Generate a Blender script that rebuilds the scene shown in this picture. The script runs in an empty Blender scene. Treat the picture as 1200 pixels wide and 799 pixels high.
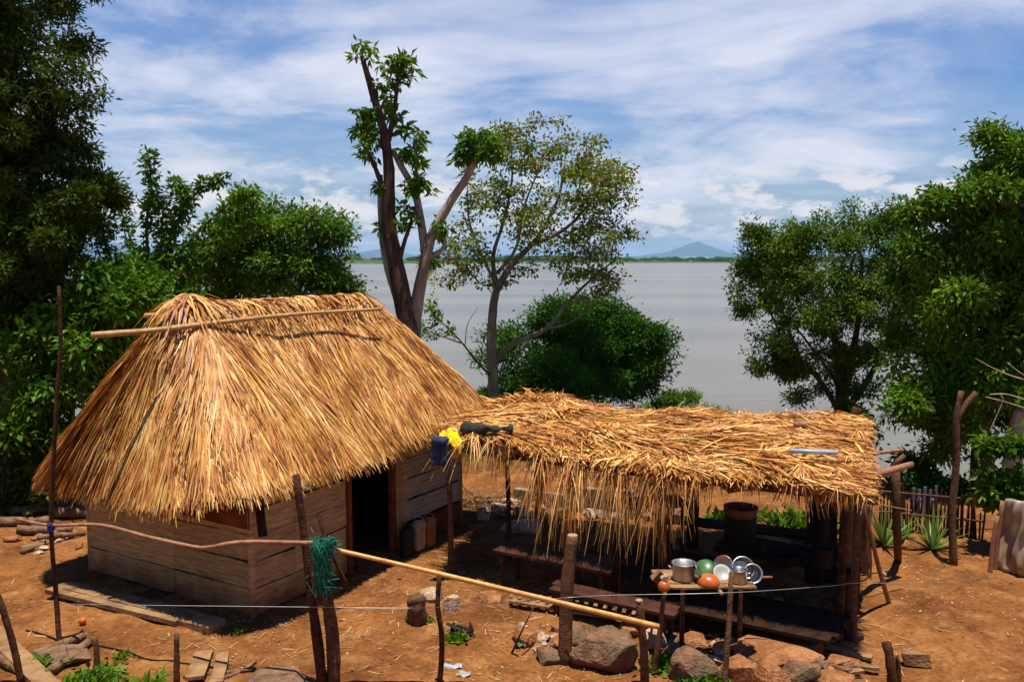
import bpy, math, random
import numpy as np
from mathutils import Vector, Matrix, noise as mnoise

random.seed(7)
rng = np.random.default_rng(11)
SC = bpy.context.scene
COL = SC.collection
R = math.radians

# ------------------------------------------------------------------ camera
FPX, CAMH = 1040.0, 4.6
PITCH = math.atan(97.5 / FPX)
cam_d = bpy.data.cameras.new('camera')
cam_d.sensor_width = 36
cam_d.lens = 36 * FPX / 1200
cam_d.clip_start = 0.1
cam_d.clip_end = 90000
cam = bpy.data.objects.new('camera', cam_d)
COL.objects.link(cam)
cam.location = (0, 0, CAMH)
cam.rotation_euler = (math.pi / 2 - PITCH, 0, 0)
SC.camera = cam

# ------------------------------------------------------------------ world
SUN_EL, SUN_AZ = R(85), R(165)          # azimuth clockwise from +Y
world = bpy.data.worlds.new("World")
SC.world = world
world.use_nodes = True
wn, wl = world.node_tree.nodes, world.node_tree.links
wn.clear()


def wnode(t, **kw):
    n = wn.new(t)
    for k, v in kw.items():
        setattr(n, k, v)
    return n


def wmath(op, a, b=None, c=None, clamp=False):
    n = wn.new('ShaderNodeMath'); n.operation = op; n.use_clamp = clamp
    for i, x in enumerate((a, b, c)):
        if x is None: continue
        if isinstance(x, (int, float)): n.inputs[i].default_value = x
        else: wl.new(x, n.inputs[i])
    return n.outputs[0]


def wramp(fac, pts):
    n = wn.new('ShaderNodeValToRGB')
    e = n.color_ramp.elements
    e[0].position, e[0].color = pts[0][0], (*[pts[0][1]] * 3, 1)
    e[1].position, e[1].color = pts[-1][0], (*[pts[-1][1]] * 3, 1)
    for p_, v in pts[1:-1]:
        q = e.new(p_); q.color = (v, v, v, 1)
    wl.new(fac, n.inputs[0])
    return n.outputs[0]


SKYS = 0.052
sky = wnode('ShaderNodeTexSky', sky_type='NISHITA')
sky.sun_disc = False
sky.sun_elevation = SUN_EL
sky.sun_rotation = SUN_AZ
sky.air_density = 1.3
sky.dust_density = 0.6
sky.ozone_density = 2.5
tc = wnode('ShaderNodeTexCoord')
sep = wnode('ShaderNodeSeparateXYZ'); wl.new(tc.outputs['Generated'], sep.inputs[0])
zc = wmath('MAXIMUM', sep.outputs[2], 0.0)
den = wmath('ADD', zc, 0.17)
cx = wmath('DIVIDE', sep.outputs[0], den)
cy = wmath('DIVIDE', sep.outputs[1], den)


def cloud_noise(sx, sy, scale, detail, rough, dist, off):
    cmb = wnode('ShaderNodeCombineXYZ')
    wl.new(wmath('MULTIPLY_ADD', cx, sx, off), cmb.inputs[0])
    wl.new(wmath('MULTIPLY_ADD', cy, sy, off * 0.7), cmb.inputs[1])
    n = wnode('ShaderNodeTexNoise')
    n.inputs['Scale'].default_value = scale
    n.inputs['Detail'].default_value = detail
    n.inputs['Roughness'].default_value = rough
    n.inputs['Distortion'].default_value = dist
    wl.new(cmb.outputs[0], n.inputs['Vector'])
    return n.outputs[0]


n1 = cloud_noise(0.8, 0.8, 1.0, 8, 0.58, 0.8, 5.1)
n2 = cloud_noise(0.9, 1.3, 1.9, 9, 0.55, 0.8, 12.3)
cir = wmath('ADD', wmath('MULTIPLY', n1, 0.72), wmath('MULTIPLY', n2, 0.28))
cirm = wramp(cir, [(0.38, 0.08), (0.46, 0.24), (0.53, 0.62), (0.62, 1.0)])
veil = wramp(sep.outputs[2], [(0.0, 0.75), (0.12, 1.0), (0.28, 0.8), (0.38, 0.06), (0.8, 0.0)])
cirm = wmath('MULTIPLY', cirm, veil)
# small heaped clouds low over the far shore
azi = wmath('ARCTAN2', sep.outputs[0], sep.outputs[1])
cmb = wnode('ShaderNodeCombineXYZ')
wl.new(wmath('MULTIPLY', azi, 13.0), cmb.inputs[0])
wl.new(wmath('MULTIPLY', sep.outputs[2], 34.0), cmb.inputs[1])
n3 = wnode('ShaderNodeTexNoise')
n3.inputs['Scale'].default_value = 1.0; n3.inputs['Detail'].default_value = 8
n3.inputs['Roughness'].default_value = 0.6
wl.new(cmb.outputs[0], n3.inputs['Vector'])
cum = wramp(n3.outputs[0], [(0.48, 0.0), (0.55, 0.8), (0.64, 1.0)])
band = wramp(sep.outputs[2], [(0.0, 0.2), (0.03, 1.0), (0.075, 0.9), (0.12, 0.0)])
cum = wmath('MULTIPLY', cum, band)


def wmix(fac, a, b):
    n = wn.new('ShaderNodeMix'); n.data_type = 'RGBA'
    wl.new(fac, n.inputs[0])
    for x, i in ((a, 6), (b, 7)):
        if isinstance(x, tuple): n.inputs[i].default_value = (*x, 1)
        else: wl.new(x, n.inputs[i])
    return n.outputs[2]


k = 1 / SKYS
hs = wnode('ShaderNodeHueSaturation')
hs.inputs['Saturation'].default_value = 1.25
hs.inputs['Value'].default_value = 0.95
tint = wn.new('ShaderNodeMix'); tint.data_type = 'RGBA'; tint.blend_type = 'MULTIPLY'; tint.inputs[0].default_value = 1
wl.new(sky.outputs[0], tint.inputs[6]); tint.inputs[7].default_value = (.92, 1.08, 1.50, 1)
wl.new(tint.outputs[2], hs.inputs['Color'])
c1 = wmix(cirm, hs.outputs[0], (0.56 * k, 0.565 * k, 0.64 * k))
c2 = wmix(cum, c1, (0.68 * k, 0.63 * k, 0.61 * k))
bg = wnode('ShaderNodeBackground'); bg.inputs['Strength'].default_value = SKYS
wl.new(c2, bg.inputs['Color'])
wo = wnode('ShaderNodeOutputWorld'); wl.new(bg.outputs[0], wo.inputs['Surface'])

# ------------------------------------------------------------------ sun
sd = bpy.data.lights.new('sun', 'SUN')
sd.energy = 5.0; sd.angle = R(0.5); sd.color = (1.0, 0.93, 0.82)
sun = bpy.data.objects.new('sun', sd); COL.objects.link(sun)
to_sun = Vector((math.sin(SUN_AZ) * math.cos(SUN_EL), math.cos(SUN_AZ) * math.cos(SUN_EL), math.sin(SUN_EL)))
sun.rotation_euler = to_sun.to_track_quat('Z', 'Y').to_euler()

SC.view_settings.view_transform = 'Standard'
SC.view_settings.look = 'None'
SC.view_settings.gamma = 1
SC.view_settings.use_curve_mapping = False
SC.view_settings.exposure = 0.55
SC.render.engine = 'CYCLES'
SC.cycles.max_bounces = 5
SC.cycles.diffuse_bounces = 2
SC.cycles.transparent_max_bounces = 8
SC.cycles.volume_bounces = 1

# ------------------------------------------------------------------ measuring helpers
cp, sp = math.cos(PITCH), math.sin(PITCH)


def P(u, v, Y):
    x = (u - 600) / FPX; yd = (v - 399.5) / FPX
    ry = cp - yd * sp; rz = -sp - yd * cp
    return (x * Y / ry, Y, CAMH + rz * Y / ry)


def G(u, v, z=0.0):
    x = (u - 600) / FPX; yd = (v - 399.5) / FPX
    ry = cp - yd * sp; rz = -sp - yd * cp
    t = (z - CAMH) / rz
    return (x * t, ry * t, z)


# ------------------------------------------------------------------ mesh builder
def unit(v):
    v = np.asarray(v, float)
    n = np.linalg.norm(v, axis=-1, keepdims=True)
    return v / np.maximum(n, 1e-9)


class MB:
    def __init__(s):
        s.V = []; s.F = []; s.n = 0

    def add(s, v, f):
        v = np.asarray(v, float)
        s.V.append(v)
        for a in f: s.F.append(tuple(int(i) + s.n for i in a))
        s.n += len(v)

    def addq(s, v, q):          # big arrays of quads
        s.V.append(v); s.F.extend(map(tuple, (q + s.n).tolist())); s.n += len(v)

    def box(s, c, size, rot=None, jit=0.0):
        c = np.array(c, float)
        h = np.array(size, float) / 2
        v = np.array([[x, y, z] for x in (-1, 1) for y in (-1, 1) for z in (-1, 1)], float) * h
        if jit: v += rng.normal(0, jit, v.shape)
        if rot is not None:
            m = np.array(rot.to_3x3() if hasattr(rot, 'to_3x3') else rot)
            v = v @ m.T
        v += c
        f = [(0, 1, 3, 2), (4, 6, 7, 5), (0, 4, 5, 1), (2, 3, 7, 6), (0, 2, 6, 4), (1, 5, 7, 3)]
        s.add(v, f)

    def beam(s, a, b, w, t, up=(0, 0, 1), n=1, bow=0.0):
        """board from a to b, width w across, thickness t along up"""
        a = np.array(a, float); b = np.array(b, float)
        d = unit(b - a); up = np.array(up, float)
        side = unit(np.cross(d, up)); u2 = np.cross(side, d)
        L = np.linalg.norm(b - a)
        vs = []; m = max(n, 1)
        for i in range(m + 1):
            q = i / m
            c = a + (b - a) * q + u2 * bow * math.sin(math.pi * q) + (rng.normal(0, .003, 3) if m > 1 else 0)
            for sx, sz in ((-1, -1), (1, -1), (1, 1), (-1, 1)):
                vs.append(c + side * sx * w / 2 + u2 * sz * t / 2)
        f = [(3, 2, 1, 0), (4 * m, 4 * m + 1, 4 * m + 2, 4 * m + 3)]
        for i in range(m):
            for j in range(4):
                k_ = (j + 1) % 4
                f.append((4 * i + j, 4 * i + k_, 4 * i + 4 + k_, 4 * i + 4 + j))
        s.add(vs, f)

    def tube(s, pts, rad, n=8, wob=0.0, cap=True):
        pts = np.array(pts, float); m = len(pts)
        if np.isscalar(rad): rad = [rad] * m
        tan = np.zeros_like(pts)
        tan[1:-1] = pts[2:] - pts[:-2]; tan[0] = pts[1] - pts[0]; tan[-1] = pts[-1] - pts[-2]
        tan = unit(tan)
        ref = np.array([1., 0, 0]) if abs(tan[0][0]) < .8 else np.array([0, 1., 0])
        a = unit(np.cross(tan[0], ref)); vs = []
        ang = np.arange(n) * 2 * math.pi / n
        for i in range(m):
            a = unit(a - tan[i] * np.dot(a, tan[i])); b = np.cross(tan[i], a)
            r = rad[i] * (1 + (rng.normal(0, wob, n) if wob else np.zeros(n)))
            vs.append(pts[i] + (np.cos(ang) * r)[:, None] * a + (np.sin(ang) * r)[:, None] * b)
        v = np.concatenate(vs); f = []
        for i in range(m - 1):
            for j in range(n):
                k_ = (j + 1) % n
                f.append((i * n + j, i * n + k_, (i + 1) * n + k_, (i + 1) * n + j))
        if cap:
            f.append(tuple(range(n - 1, -1, -1))); f.append(tuple((m - 1) * n + j for j in range(n)))
        s.add(v, f)

    def lathe(s, c, prof, n=24, tilt=None):
        """prof: list of (r, z)"""
        vs = []; m = len(prof)
        for r_, z_ in prof:
            for j in range(n):
                a = 2 * math.pi * j / n
                vs.append((r_ * math.cos(a), r_ * math.sin(a), z_))
        v = np.array(vs)
        if tilt is not None: v = v @ np.array(tilt.to_3x3()).T
        v = v + np.array(c); f = []
        for i in range(m - 1):
            for j in range(n):
                k_ = (j + 1) % n
                f.append((i * n + j, i * n + k_, (i + 1) * n + k_, (i + 1) * n + j))
        f.append(tuple(range(n - 1, -1, -1))); f.append(tuple((m - 1) * n + j for j in range(n)))
        s.add(v, f)

    def build(s, name, mat, parent=None, smooth=False, loc=None):
        me = bpy.data.meshes.new(name)
        v = np.concatenate(s.V)
        base = np.array(parent['_w']) if parent is not None and '_w' in parent else (np.array(loc) if loc is not None else np.zeros(3))
        v = v - base
        me.from_pydata(v.tolist(), [], s.F)
        if smooth: me.polygons.foreach_set('use_smooth', [True] * len(me.polygons))
        me.materials.append(mat)
        me.update()
        o = bpy.data.objects.new(name, me); COL.objects.link(o)
        if parent is not None: o.parent = parent
        elif loc is not None: o.location = loc
        return o


def tag(o, label, cat, group=None, kind=None):
    if label: o['label'] = label
    if cat: o['category'] = cat
    if group: o['group'] = group
    if kind: o['kind'] = kind
    return o


def thing(name, label, cat, loc=(0, 0, 0), group=None):
    o = bpy.data.objects.new(name, None); COL.objects.link(o)
    o.empty_display_size = .2
    o.location = loc; o['_w'] = [float(x) for x in loc]
    return tag(o, label, cat, group)


def single(mb, name, mat, label, cat, group=None, smooth=False, loc=None):
    if loc is None:
        v = np.concatenate(mb.V); loc = (float(v[:, 0].mean()), float(v[:, 1].mean()), float(v[:, 2].min()))
    return tag(mb.build(name, mat, None, smooth, loc), label, cat, group)


# ------------------------------------------------------------------ materials
def mat(name, base, base2=None, scale=6, rough=0.85, island=0.0, bump=0.0, bscale=40, stretch=None,
        transl=0.0, spec=0.3, detail=5, metallic=0.0, lo=0.35, hi=0.65, hue_isl=0.0, coord='Object', third=None, ramp=None, fourth=None, grain=None):
    m = bpy.data.materials.new(name); m.use_nodes = True
    nt = m.node_tree; N = nt.nodes; L = nt.links
    b = N['Principled BSDF']
    b.inputs['Roughness'].default_value = rough
    b.inputs['Specular IOR Level'].default_value = spec
    b.inputs['Metallic'].default_value = metallic
    tcn = N.new('ShaderNodeTexCoord')
    mp = N.new('ShaderNodeMapping'); L.new(tcn.outputs[coord], mp.inputs[0])
    if stretch: mp.inputs['Scale'].default_value = stretch
    col = None
    if base2 is None: base2 = tuple(x * .7 for x in base)
    nz = N.new('ShaderNodeTexNoise'); nz.inputs['Scale'].default_value = scale
    nz.inputs['Detail'].default_value = detail
    L.new(mp.outputs[0], nz.inputs['Vector'])
    rp = N.new('ShaderNodeValToRGB')
    rp.color_ramp.elements[0].position = lo; rp.color_ramp.elements[0].color = (*base2, 1)
    rp.color_ramp.elements[1].position = hi; rp.color_ramp.elements[1].color = (*base, 1)
    L.new(nz.outputs[0], rp.inputs[0]); col = rp.outputs[0]
    if third:
        nz3 = N.new('ShaderNodeTexNoise'); nz3.inputs['Scale'].default_value = third[1]
        nz3.inputs['Detail'].default_value = 6
        L.new(mp.outputs[0], nz3.inputs['Vector'])
        r3 = N.new('ShaderNodeValToRGB')
        r3.color_ramp.elements[0].position = third[2]; r3.color_ramp.elements[0].color = (0, 0, 0, 1)
        r3.color_ramp.elements[1].position = third[3]; r3.color_ramp.elements[1].color = (1, 1, 1, 1)
        L.new(nz3.outputs[0], r3.inputs[0])
        mx = N.new('ShaderNodeMix'); mx.data_type = 'RGBA'
        L.new(r3.outputs[0], mx.inputs[0]); L.new(col, mx.inputs[6]); mx.inputs[7].default_value = (*third[0], 1)
        col = mx.outputs[2]
    if fourth:
        nz4 = N.new('ShaderNodeTexNoise'); nz4.inputs['Scale'].default_value = fourth[1]; nz4.inputs['Detail'].default_value = 8; nz4.inputs['Roughness'].default_value = .7
        L.new(mp.outputs[0], nz4.inputs['Vector'])
        r4 = N.new('ShaderNodeMapRange'); r4.inputs[1].default_value = fourth[2]; r4.inputs[2].default_value = fourth[3]; L.new(nz4.outputs[0], r4.inputs[0])
        mx4 = N.new('ShaderNodeMix'); mx4.data_type = 'RGBA'
        L.new(r4.outputs[0], mx4.inputs[0]); L.new(col, mx4.inputs[6]); mx4.inputs[7].default_value = (*fourth[0], 1)
        col = mx4.outputs[2]
    if grain:
        nz5 = N.new('ShaderNodeTexNoise'); nz5.inputs['Scale'].default_value = grain[0]; nz5.inputs['Detail'].default_value = 10; nz5.inputs['Roughness'].default_value = .75
        L.new(mp.outputs[0], nz5.inputs['Vector'])
        r5 = N.new('ShaderNodeMapRange'); r5.inputs[1].default_value = .32; r5.inputs[2].default_value = .68; r5.inputs[3].default_value = grain[1]; r5.inputs[4].default_value = grain[2]; L.new(nz5.outputs[0], r5.inputs[0])
        h5 = N.new('ShaderNodeHueSaturation'); L.new(r5.outputs[0], h5.inputs['Value']); L.new(col, h5.inputs['Color']); col = h5.outputs[0]
    if ramp:
        gr = N.new('ShaderNodeNewGeometry'); rr_ = N.new('ShaderNodeValToRGB'); e_ = rr_.color_ramp.elements
        e_[0].position, e_[0].color = ramp[0][0], (*ramp[0][1], 1); e_[1].position, e_[1].color = ramp[-1][0], (*ramp[-1][1], 1)
        for p_, c_ in ramp[1:-1]: q_ = e_.new(p_); q_.color = (*c_, 1)
        m1 = N.new('ShaderNodeMath'); m1.operation = 'MULTIPLY'; m1.inputs[1].default_value = 91.3; L.new(gr.outputs['Random Per Island'], m1.inputs[0])
        f1 = N.new('ShaderNodeMath'); f1.operation = 'FRACT'; L.new(m1.outputs[0], f1.inputs[0])
        w1 = N.new('ShaderNodeMath'); w1.operation = 'MULTIPLY_ADD'; w1.inputs[1].default_value = 1.5; w1.inputs[2].default_value = -.75; L.new(nz.outputs[0], w1.inputs[0])
        a1 = N.new('ShaderNodeMath'); a1.operation = 'ADD'; a1.use_clamp = True; L.new(f1.outputs[0], a1.inputs[0]); L.new(w1.outputs[0], a1.inputs[1])
        L.new(a1.outputs[0], rr_.inputs[0]); col = rr_.outputs[0]
    if island:
        ge = N.new('ShaderNodeNewGeometry')
        mr = N.new('ShaderNodeMapRange'); mr.inputs[3].default_value = 1 - island; mr.inputs[4].default_value = 1 + island
        L.new(ge.outputs['Random Per Island'], mr.inputs[0])
        hv = N.new('ShaderNodeHueSaturation')
        L.new(mr.outputs[0], hv.inputs['Value']); L.new(col, hv.inputs['Color'])
        if hue_isl:
            mm = N.new('ShaderNodeMath'); mm.operation = 'MULTIPLY'; mm.inputs[1].default_value = 37.7
            L.new(ge.outputs['Random Per Island'], mm.inputs[0])
            fr = N.new('ShaderNodeMath'); fr.operation = 'FRACT'; L.new(mm.outputs[0], fr.inputs[0])
            m2 = N.new('ShaderNodeMapRange'); m2.inputs[3].default_value = .5 - hue_isl; m2.inputs[4].default_value = .5 + hue_isl
            L.new(fr.outputs[0], m2.inputs[0]); L.new(m2.outputs[0], hv.inputs['Hue'])
        col = hv.outputs[0]
    L.new(col, b.inputs['Base Color'])
    if bump:
        nb = N.new('ShaderNodeTexNoise'); nb.inputs['Scale'].default_value = bscale; nb.inputs['Detail'].default_value = 6
        L.new(mp.outputs[0], nb.inputs['Vector'])
        bp = N.new('ShaderNodeBump'); bp.inputs['Strength'].default_value = bump; bp.inputs['Distance'].default_value = .03
        L.new(nb.outputs[0], bp.inputs['Height']); L.new(bp.outputs[0], b.inputs['Normal'])
    if transl:
        tr = N.new('ShaderNodeBsdfTranslucent'); ms = N.new('ShaderNodeMixShader'); ms.inputs[0].default_value = transl
        g2 = N.new('ShaderNodeHueSaturation'); g2.inputs['Value'].default_value = 1.3; g2.inputs['Hue'].default_value = .485
        L.new(col, g2.inputs['Color']); L.new(g2.outputs[0], tr.inputs[0])
        L.new(b.outputs[0], ms.inputs[1]); L.new(tr.outputs[0], ms.inputs[2])
        L.new(ms.outputs[0], N['Material Output'].inputs['Surface'])
    return m


M_ground = mat('red_earth', (.240, .096, .029), (.118, .042, .012), scale=.75, rough=.95, bump=.9, bscale=9, spec=.05, detail=12,
               third=((.31, .145, .05), 2.3, .50, .78), fourth=((.085, .032, .010), 3.6, .50, .72), grain=(16, .55, 1.4))
M_thatch = mat('dry_palm_thatch', (.64, .345, .10), (.42, .165, .030), scale=2.2, rough=.5, island=.22, hue_isl=.01, spec=.4, transl=.08, ramp=[(0, (.20, .058, .009)), (.2, (.36, .125, .018)), (.5, (.52, .225, .040)), (.8, (.64, .33, .075)), (1, (.74, .48, .17))])
M_thatch_old = mat('old_thatch', (.20, .08, .018), (.10, .035, .008), scale=9, rough=.9, spec=.1, bump=.6, bscale=30)
M_thatch_top = mat('sun_dried_thatch', (.62, .35, .125), (.40, .17, .045), scale=2.6, rough=.55, island=.22, hue_isl=.012, spec=.35, transl=.08, ramp=[(0, (.20, .058, .009)), (.2, (.36, .125, .018)), (.5, (.52, .225, .040)), (.8, (.64, .33, .075)), (1, (.74, .48, .17))])
M_pole = mat('peeled_pole', (.50, .30, .12), (.36, .18, .06), scale=14, rough=.6, bump=.3, bscale=60)
M_bamboo = mat('yellow_cane', (.62, .36, .10), (.46, .22, .05), scale=9, rough=.45, bump=.2, bscale=40, spec=.4)
M_stick = mat('pale_red_stick', (.36, .17, .09), (.22, .09, .045), scale=12, rough=.7, bump=.4, bscale=60)
M_post = mat('dark_bark_post', (.11, .045, .02), (.045, .018, .009), scale=16, rough=.9, bump=.8, bscale=50, spec=.1)
M_post_mid = mat('brown_bark_post', (.17, .088, .045), (.085, .04, .02), scale=16, rough=.9, bump=.8, bscale=50, spec=.1)
M_cut = mat('cut_wood', (.40, .25, .13), (.26, .15, .07), scale=30, rough=.8)
M_plank = mat('brown_plank', (.50, .34, .135), (.32, .20, .075), scale=3, rough=.85, island=.22, bump=.4, bscale=18, stretch=(1, 1, 11), grain=(5, .6, 1.3), spec=.15)
M_plank_r = mat('tan_plank', (.56, .38, .16), (.38, .225, .085), scale=3, rough=.85, island=.22, bump=.4, bscale=18, stretch=(1, 1, 11), grain=(5, .6, 1.3), spec=.15)
M_plank_grey = mat('grey_plank', (.58, .48, .36), (.40, .30, .21), scale=3, rough=.85, island=.2, bump=.4, bscale=18, stretch=(1, 1, 11), grain=(5, .6, 1.3), spec=.15)
M_plank_red = mat('red_plank', (.20, .062, .02), (.11, .03, .011), scale=3, rough=.85, island=.2, bump=.4, bscale=18, spec=.15)
M_dark_in = mat('shade_dark_wood', (.035, .016, .009), (.018, .008, .005), scale=6, rough=.9, spec=.1)  # wood under the shelter coloured extra dark, deep shade put into its colour
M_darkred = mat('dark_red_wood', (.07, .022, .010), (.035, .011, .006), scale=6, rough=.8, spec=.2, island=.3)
M_oldwood = mat('weathered_wood', (.30, .175, .08), (.15, .08, .035), scale=5, rough=.9, bump=.7, bscale=25, island=.3, spec=.1)
M_logbark = mat('log_bark', (.24, .14, .075), (.11, .055, .028), scale=8, rough=.95, bump=.8, bscale=30, island=.35, spec=.1)
M_rock = mat('brown_rock', (.26, .15, .085), (.13, .065, .035), scale=5, rough=.95, bump=.9, bscale=38, grain=(24, .55, 1.35), spec=.1, third=((.10, .085, .05), 3, .5, .7))
M_rock_red = mat('ochre_rock', (.38, .17, .07), (.21, .08, .03), scale=4, rough=.95, bump=.9, bscale=38, grain=(24, .55, 1.35), spec=.1)
M_rock_pale = mat('pale_rock', (.52, .38, .26), (.32, .19, .11), scale=6, rough=.95, bump=.7, bscale=38, grain=(24, .55, 1.35), spec=.1)
M_cement = mat('old_cement', (.30, .22, .15), (.17, .11, .07), scale=4, rough=.95, bump=.6, bscale=16, spec=.1)
M_bark = mat('tree_bark', (.125, .072, .046), (.055, .030, .020), scale=5, rough=.95, bump=1.0, bscale=16, spec=.05, stretch=(1, 1, .25))
M_bark_pale = mat('pale_bark', (.46, .36, .25), (.25, .165, .105), scale=4, rough=.9, bump=.7, bscale=20, spec=.1, stretch=(1, 1, .4))
M_leaf_mango = mat('mango_leaf', (.075, .115, .005), (.022, .050, .003), scale=1.2, rough=.5, island=.35, hue_isl=.03, transl=.22, spec=.14)
M_leaf_oval = mat('oval_leaf', (.11, .22, .008), (.038, .105, .004), scale=1.0, rough=.5, island=.35, hue_isl=.022, transl=.25, spec=.14)
M_leaf_mid = mat('mid_leaf', (.125, .235, .009), (.040, .105, .005), scale=.9, rough=.5, island=.35, hue_isl=.025, transl=.25, spec=.14)
M_leaf_bright = mat('bright_leaf', (.15, .25, .012), (.065, .15, .008), scale=1.2, rough=.45, island=.35, hue_isl=.025, transl=.3, spec=.14)
M_leaf_olive = mat('olive_leaf', (.24, .27, .022), (.12, .16, .012), scale=.8, rough=.6, island=.4, hue_isl=.035, transl=.25, spec=.14, third=((.16, .085, .03), 1.1, .55, .7))
M_leaf_dense = mat('dense_leaf', (.055, .155, .004), (.018, .06, .002), scale=.8, rough=.5, island=.35, hue_isl=.02, transl=.2, spec=.14)
M_leaf_tree = mat('fine_leaf', (.115, .20, .009), (.036, .085, .005), scale=.8, rough=.5, island=.35, hue_isl=.025, transl=.22, spec=.14, third=((.13, .075, .015), 1.2, .6, .75))
M_agave = mat('agave_leaf', (.16, .24, .04), (.07, .14, .02), scale=5, rough=.4, island=.25, hue_isl=.02, transl=.15, spec=.4)
M_grass = mat('green_grass', (.10, .19, .02), (.05, .11, .012), scale=3, rough=.6, island=.4, hue_isl=.03, transl=.25)
M_litter = mat('dry_litter', (.60, .42, .22), (.32, .15, .06), scale=3, rough=.8, island=.6, hue_isl=.03)
M_alu = mat('aluminium', (.46, .44, .40), (.30, .28, .26), scale=20, rough=.36, metallic=1.0, bump=.15, bscale=12)
M_alu_dull = mat('dull_aluminium', (.5, .48, .45), (.32, .28, .25), scale=8, rough=.45, metallic=.8, bump=.2, bscale=12)
M_soot = mat('soot_black', (.02, .015, .012), (.01, .008, .007), scale=8, rough=.7)
M_gourd = mat('orange_gourd', (.52, .14, .02), (.36, .07, .012), scale=9, rough=.35, spec=.5)
M_green_pl = mat('green_plastic', (.06, .16, .04), (.03, .09, .02), scale=5, rough=.4, spec=.5)
M_net = mat('green_net', (.012, .16, .085), (.006, .08, .045), scale=30, rough=.6, island=.4, spec=.4)
M_yellow = mat('yellow_cloth', (.90, .72, .005), (.75, .5, .004), scale=9, rough=.85, bump=.3, bscale=20)
M_blue = mat('blue_denim', (.04, .055, .115), (.02, .028, .06), scale=9, rough=.9, bump=.3, bscale=20)
M_darkcloth = mat('dark_green_cloth', (.045, .045, .028), (.02, .02, .014), scale=9, rough=.9, bump=.3, bscale=20)
M_browncloth = mat('brown_sacking', (.25, .13, .055), (.15, .07, .03), scale=7, rough=.9, bump=.3, bscale=40)
M_blackcloth = mat('black_cloth', (.012, .010, .010), (.008, .006, .006), scale=9, rough=.9)
M_white = mat('white_plastic', (.34, .32, .29), (.3, .27, .23), scale=9, rough=.4, spec=.4)
M_cream = mat('cream_plastic', (.46, .34, .2), (.36, .25, .14), scale=5, rough=.5, spec=.4)
M_orange = mat('orange_plastic', (.42, .15, .035), (.32, .1, .02), scale=5, rough=.5, spec=.4)
M_pipe = mat('blue_grey_pipe', (.36, .48, .56), (.25, .34, .40), scale=5, rough=.4, spec=.5)
M_bluerope = mat('blue_rope', (.02, .03, .3), (.01, .02, .18), scale=30, rough=.6)
M_wire = mat('galvanised_wire', (.50, .48, .44), (.4, .38, .34), scale=30, rough=.4, metallic=.6)
M_paint = mat('pale_blue_paint', (.17, .21, .23), (.09, .11, .12), scale=6, rough=.7)
M_fruit = mat('fruit', (.6, .16, .02), (.45, .09, .015), scale=8, rough=.5)
M_farland = mat('far_meadow', (.085, .12, .02), (.05, .085, .015), scale=.01, rough=1, spec=0)
M_fartree = mat('far_wood', (.030, .055, .014), (.018, .035, .010), scale=.02, rough=1, spec=0, island=.3)
M_mount = mat('mountain_forest', (.035, .06, .03), (.03, .045, .03), scale=.0006, rough=1, spec=0)

# sheet: slightly see-through plastic
M_tarp = mat('cloudy_plastic_sheet', (.60, .52, .38), (.34, .22, .11), scale=1.6, rough=.35, spec=.5, transl=.4, detail=8, bump=.25, bscale=4)

def mud_splash(m, z0=.05, z1=.42, c=(.16, .055, .016)):
    nt_ = m.node_tree; n_ = nt_.nodes; l_ = nt_.links; bs = n_['Principled BSDF']; src = bs.inputs['Base Color'].links[0].from_socket
    t_ = n_.new('ShaderNodeTexCoord'); x_ = n_.new('ShaderNodeSeparateXYZ'); l_.new(t_.outputs['Object'], x_.inputs[0])
    z_ = n_.new('ShaderNodeTexNoise'); z_.inputs['Scale'].default_value = 3.5; z_.inputs['Detail'].default_value = 8; l_.new(t_.outputs['Object'], z_.inputs['Vector'])
    a_ = n_.new('ShaderNodeMath'); a_.operation = 'MULTIPLY_ADD'; a_.inputs[1].default_value = -.55; l_.new(z_.outputs[0], a_.inputs[0]); l_.new(x_.outputs[2], a_.inputs[2])
    r_ = n_.new('ShaderNodeMapRange'); r_.inputs[1].default_value = z0 - .28; r_.inputs[2].default_value = z1 - .28; r_.inputs[3].default_value = .85; r_.inputs[4].default_value = 0; l_.new(a_.outputs[0], r_.inputs[0])
    x2 = n_.new('ShaderNodeMix'); x2.data_type = 'RGBA'; l_.new(r_.outputs[0], x2.inputs[0]); l_.new(src, x2.inputs[6]); x2.inputs[7].default_value = (*c, 1)
    l_.new(x2.outputs[2], bs.inputs['Base Color'])


mud_splash(M_plank); mud_splash(M_plank_r)
# water
M_water = bpy.data.materials.new('silty_water'); M_water.use_nodes = True
_n = M_water.node_tree.nodes; _l = M_water.node_tree.links; _b = _n['Principled BSDF']
_b.inputs['Base Color'].default_value = (.155, .137, .086, 1)
_b.inputs['Roughness'].default_value = .22
_b.inputs['IOR'].default_value = 1.33
_b.inputs['Specular IOR Level'].default_value = .38
_t = _n.new('ShaderNodeTexCoord')
_hs = []
for scl, st in ((.55, (.35, 1.3, 1)), (2.4, (.5, 1.2, 1)), (.02, (.25, 1.6, 1))):
    _m = _n.new('ShaderNodeMapping'); _m.inputs['Scale'].default_value = st; _m.inputs['Rotation'].default_value = (0, 0, .18)
    _l.new(_t.outputs['Object'], _m.inputs[0])
    _z = _n.new('ShaderNodeTexNoise'); _z.inputs['Scale'].default_value = scl; _z.inputs['Detail'].default_value = 6
    _l.new(_m.outputs[0], _z.inputs['Vector']); _hs.append(_z)
_bp = _n.new('ShaderNodeBump'); _bp.inputs['Strength'].default_value = .55; _bp.inputs['Distance'].default_value = .16
_l.new(_hs[0].outputs[0], _bp.inputs['Height'])
_bp2 = _n.new('ShaderNodeBump'); _bp2.inputs['Strength'].default_value = .45; _bp2.inputs['Distance'].default_value = .035
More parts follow.
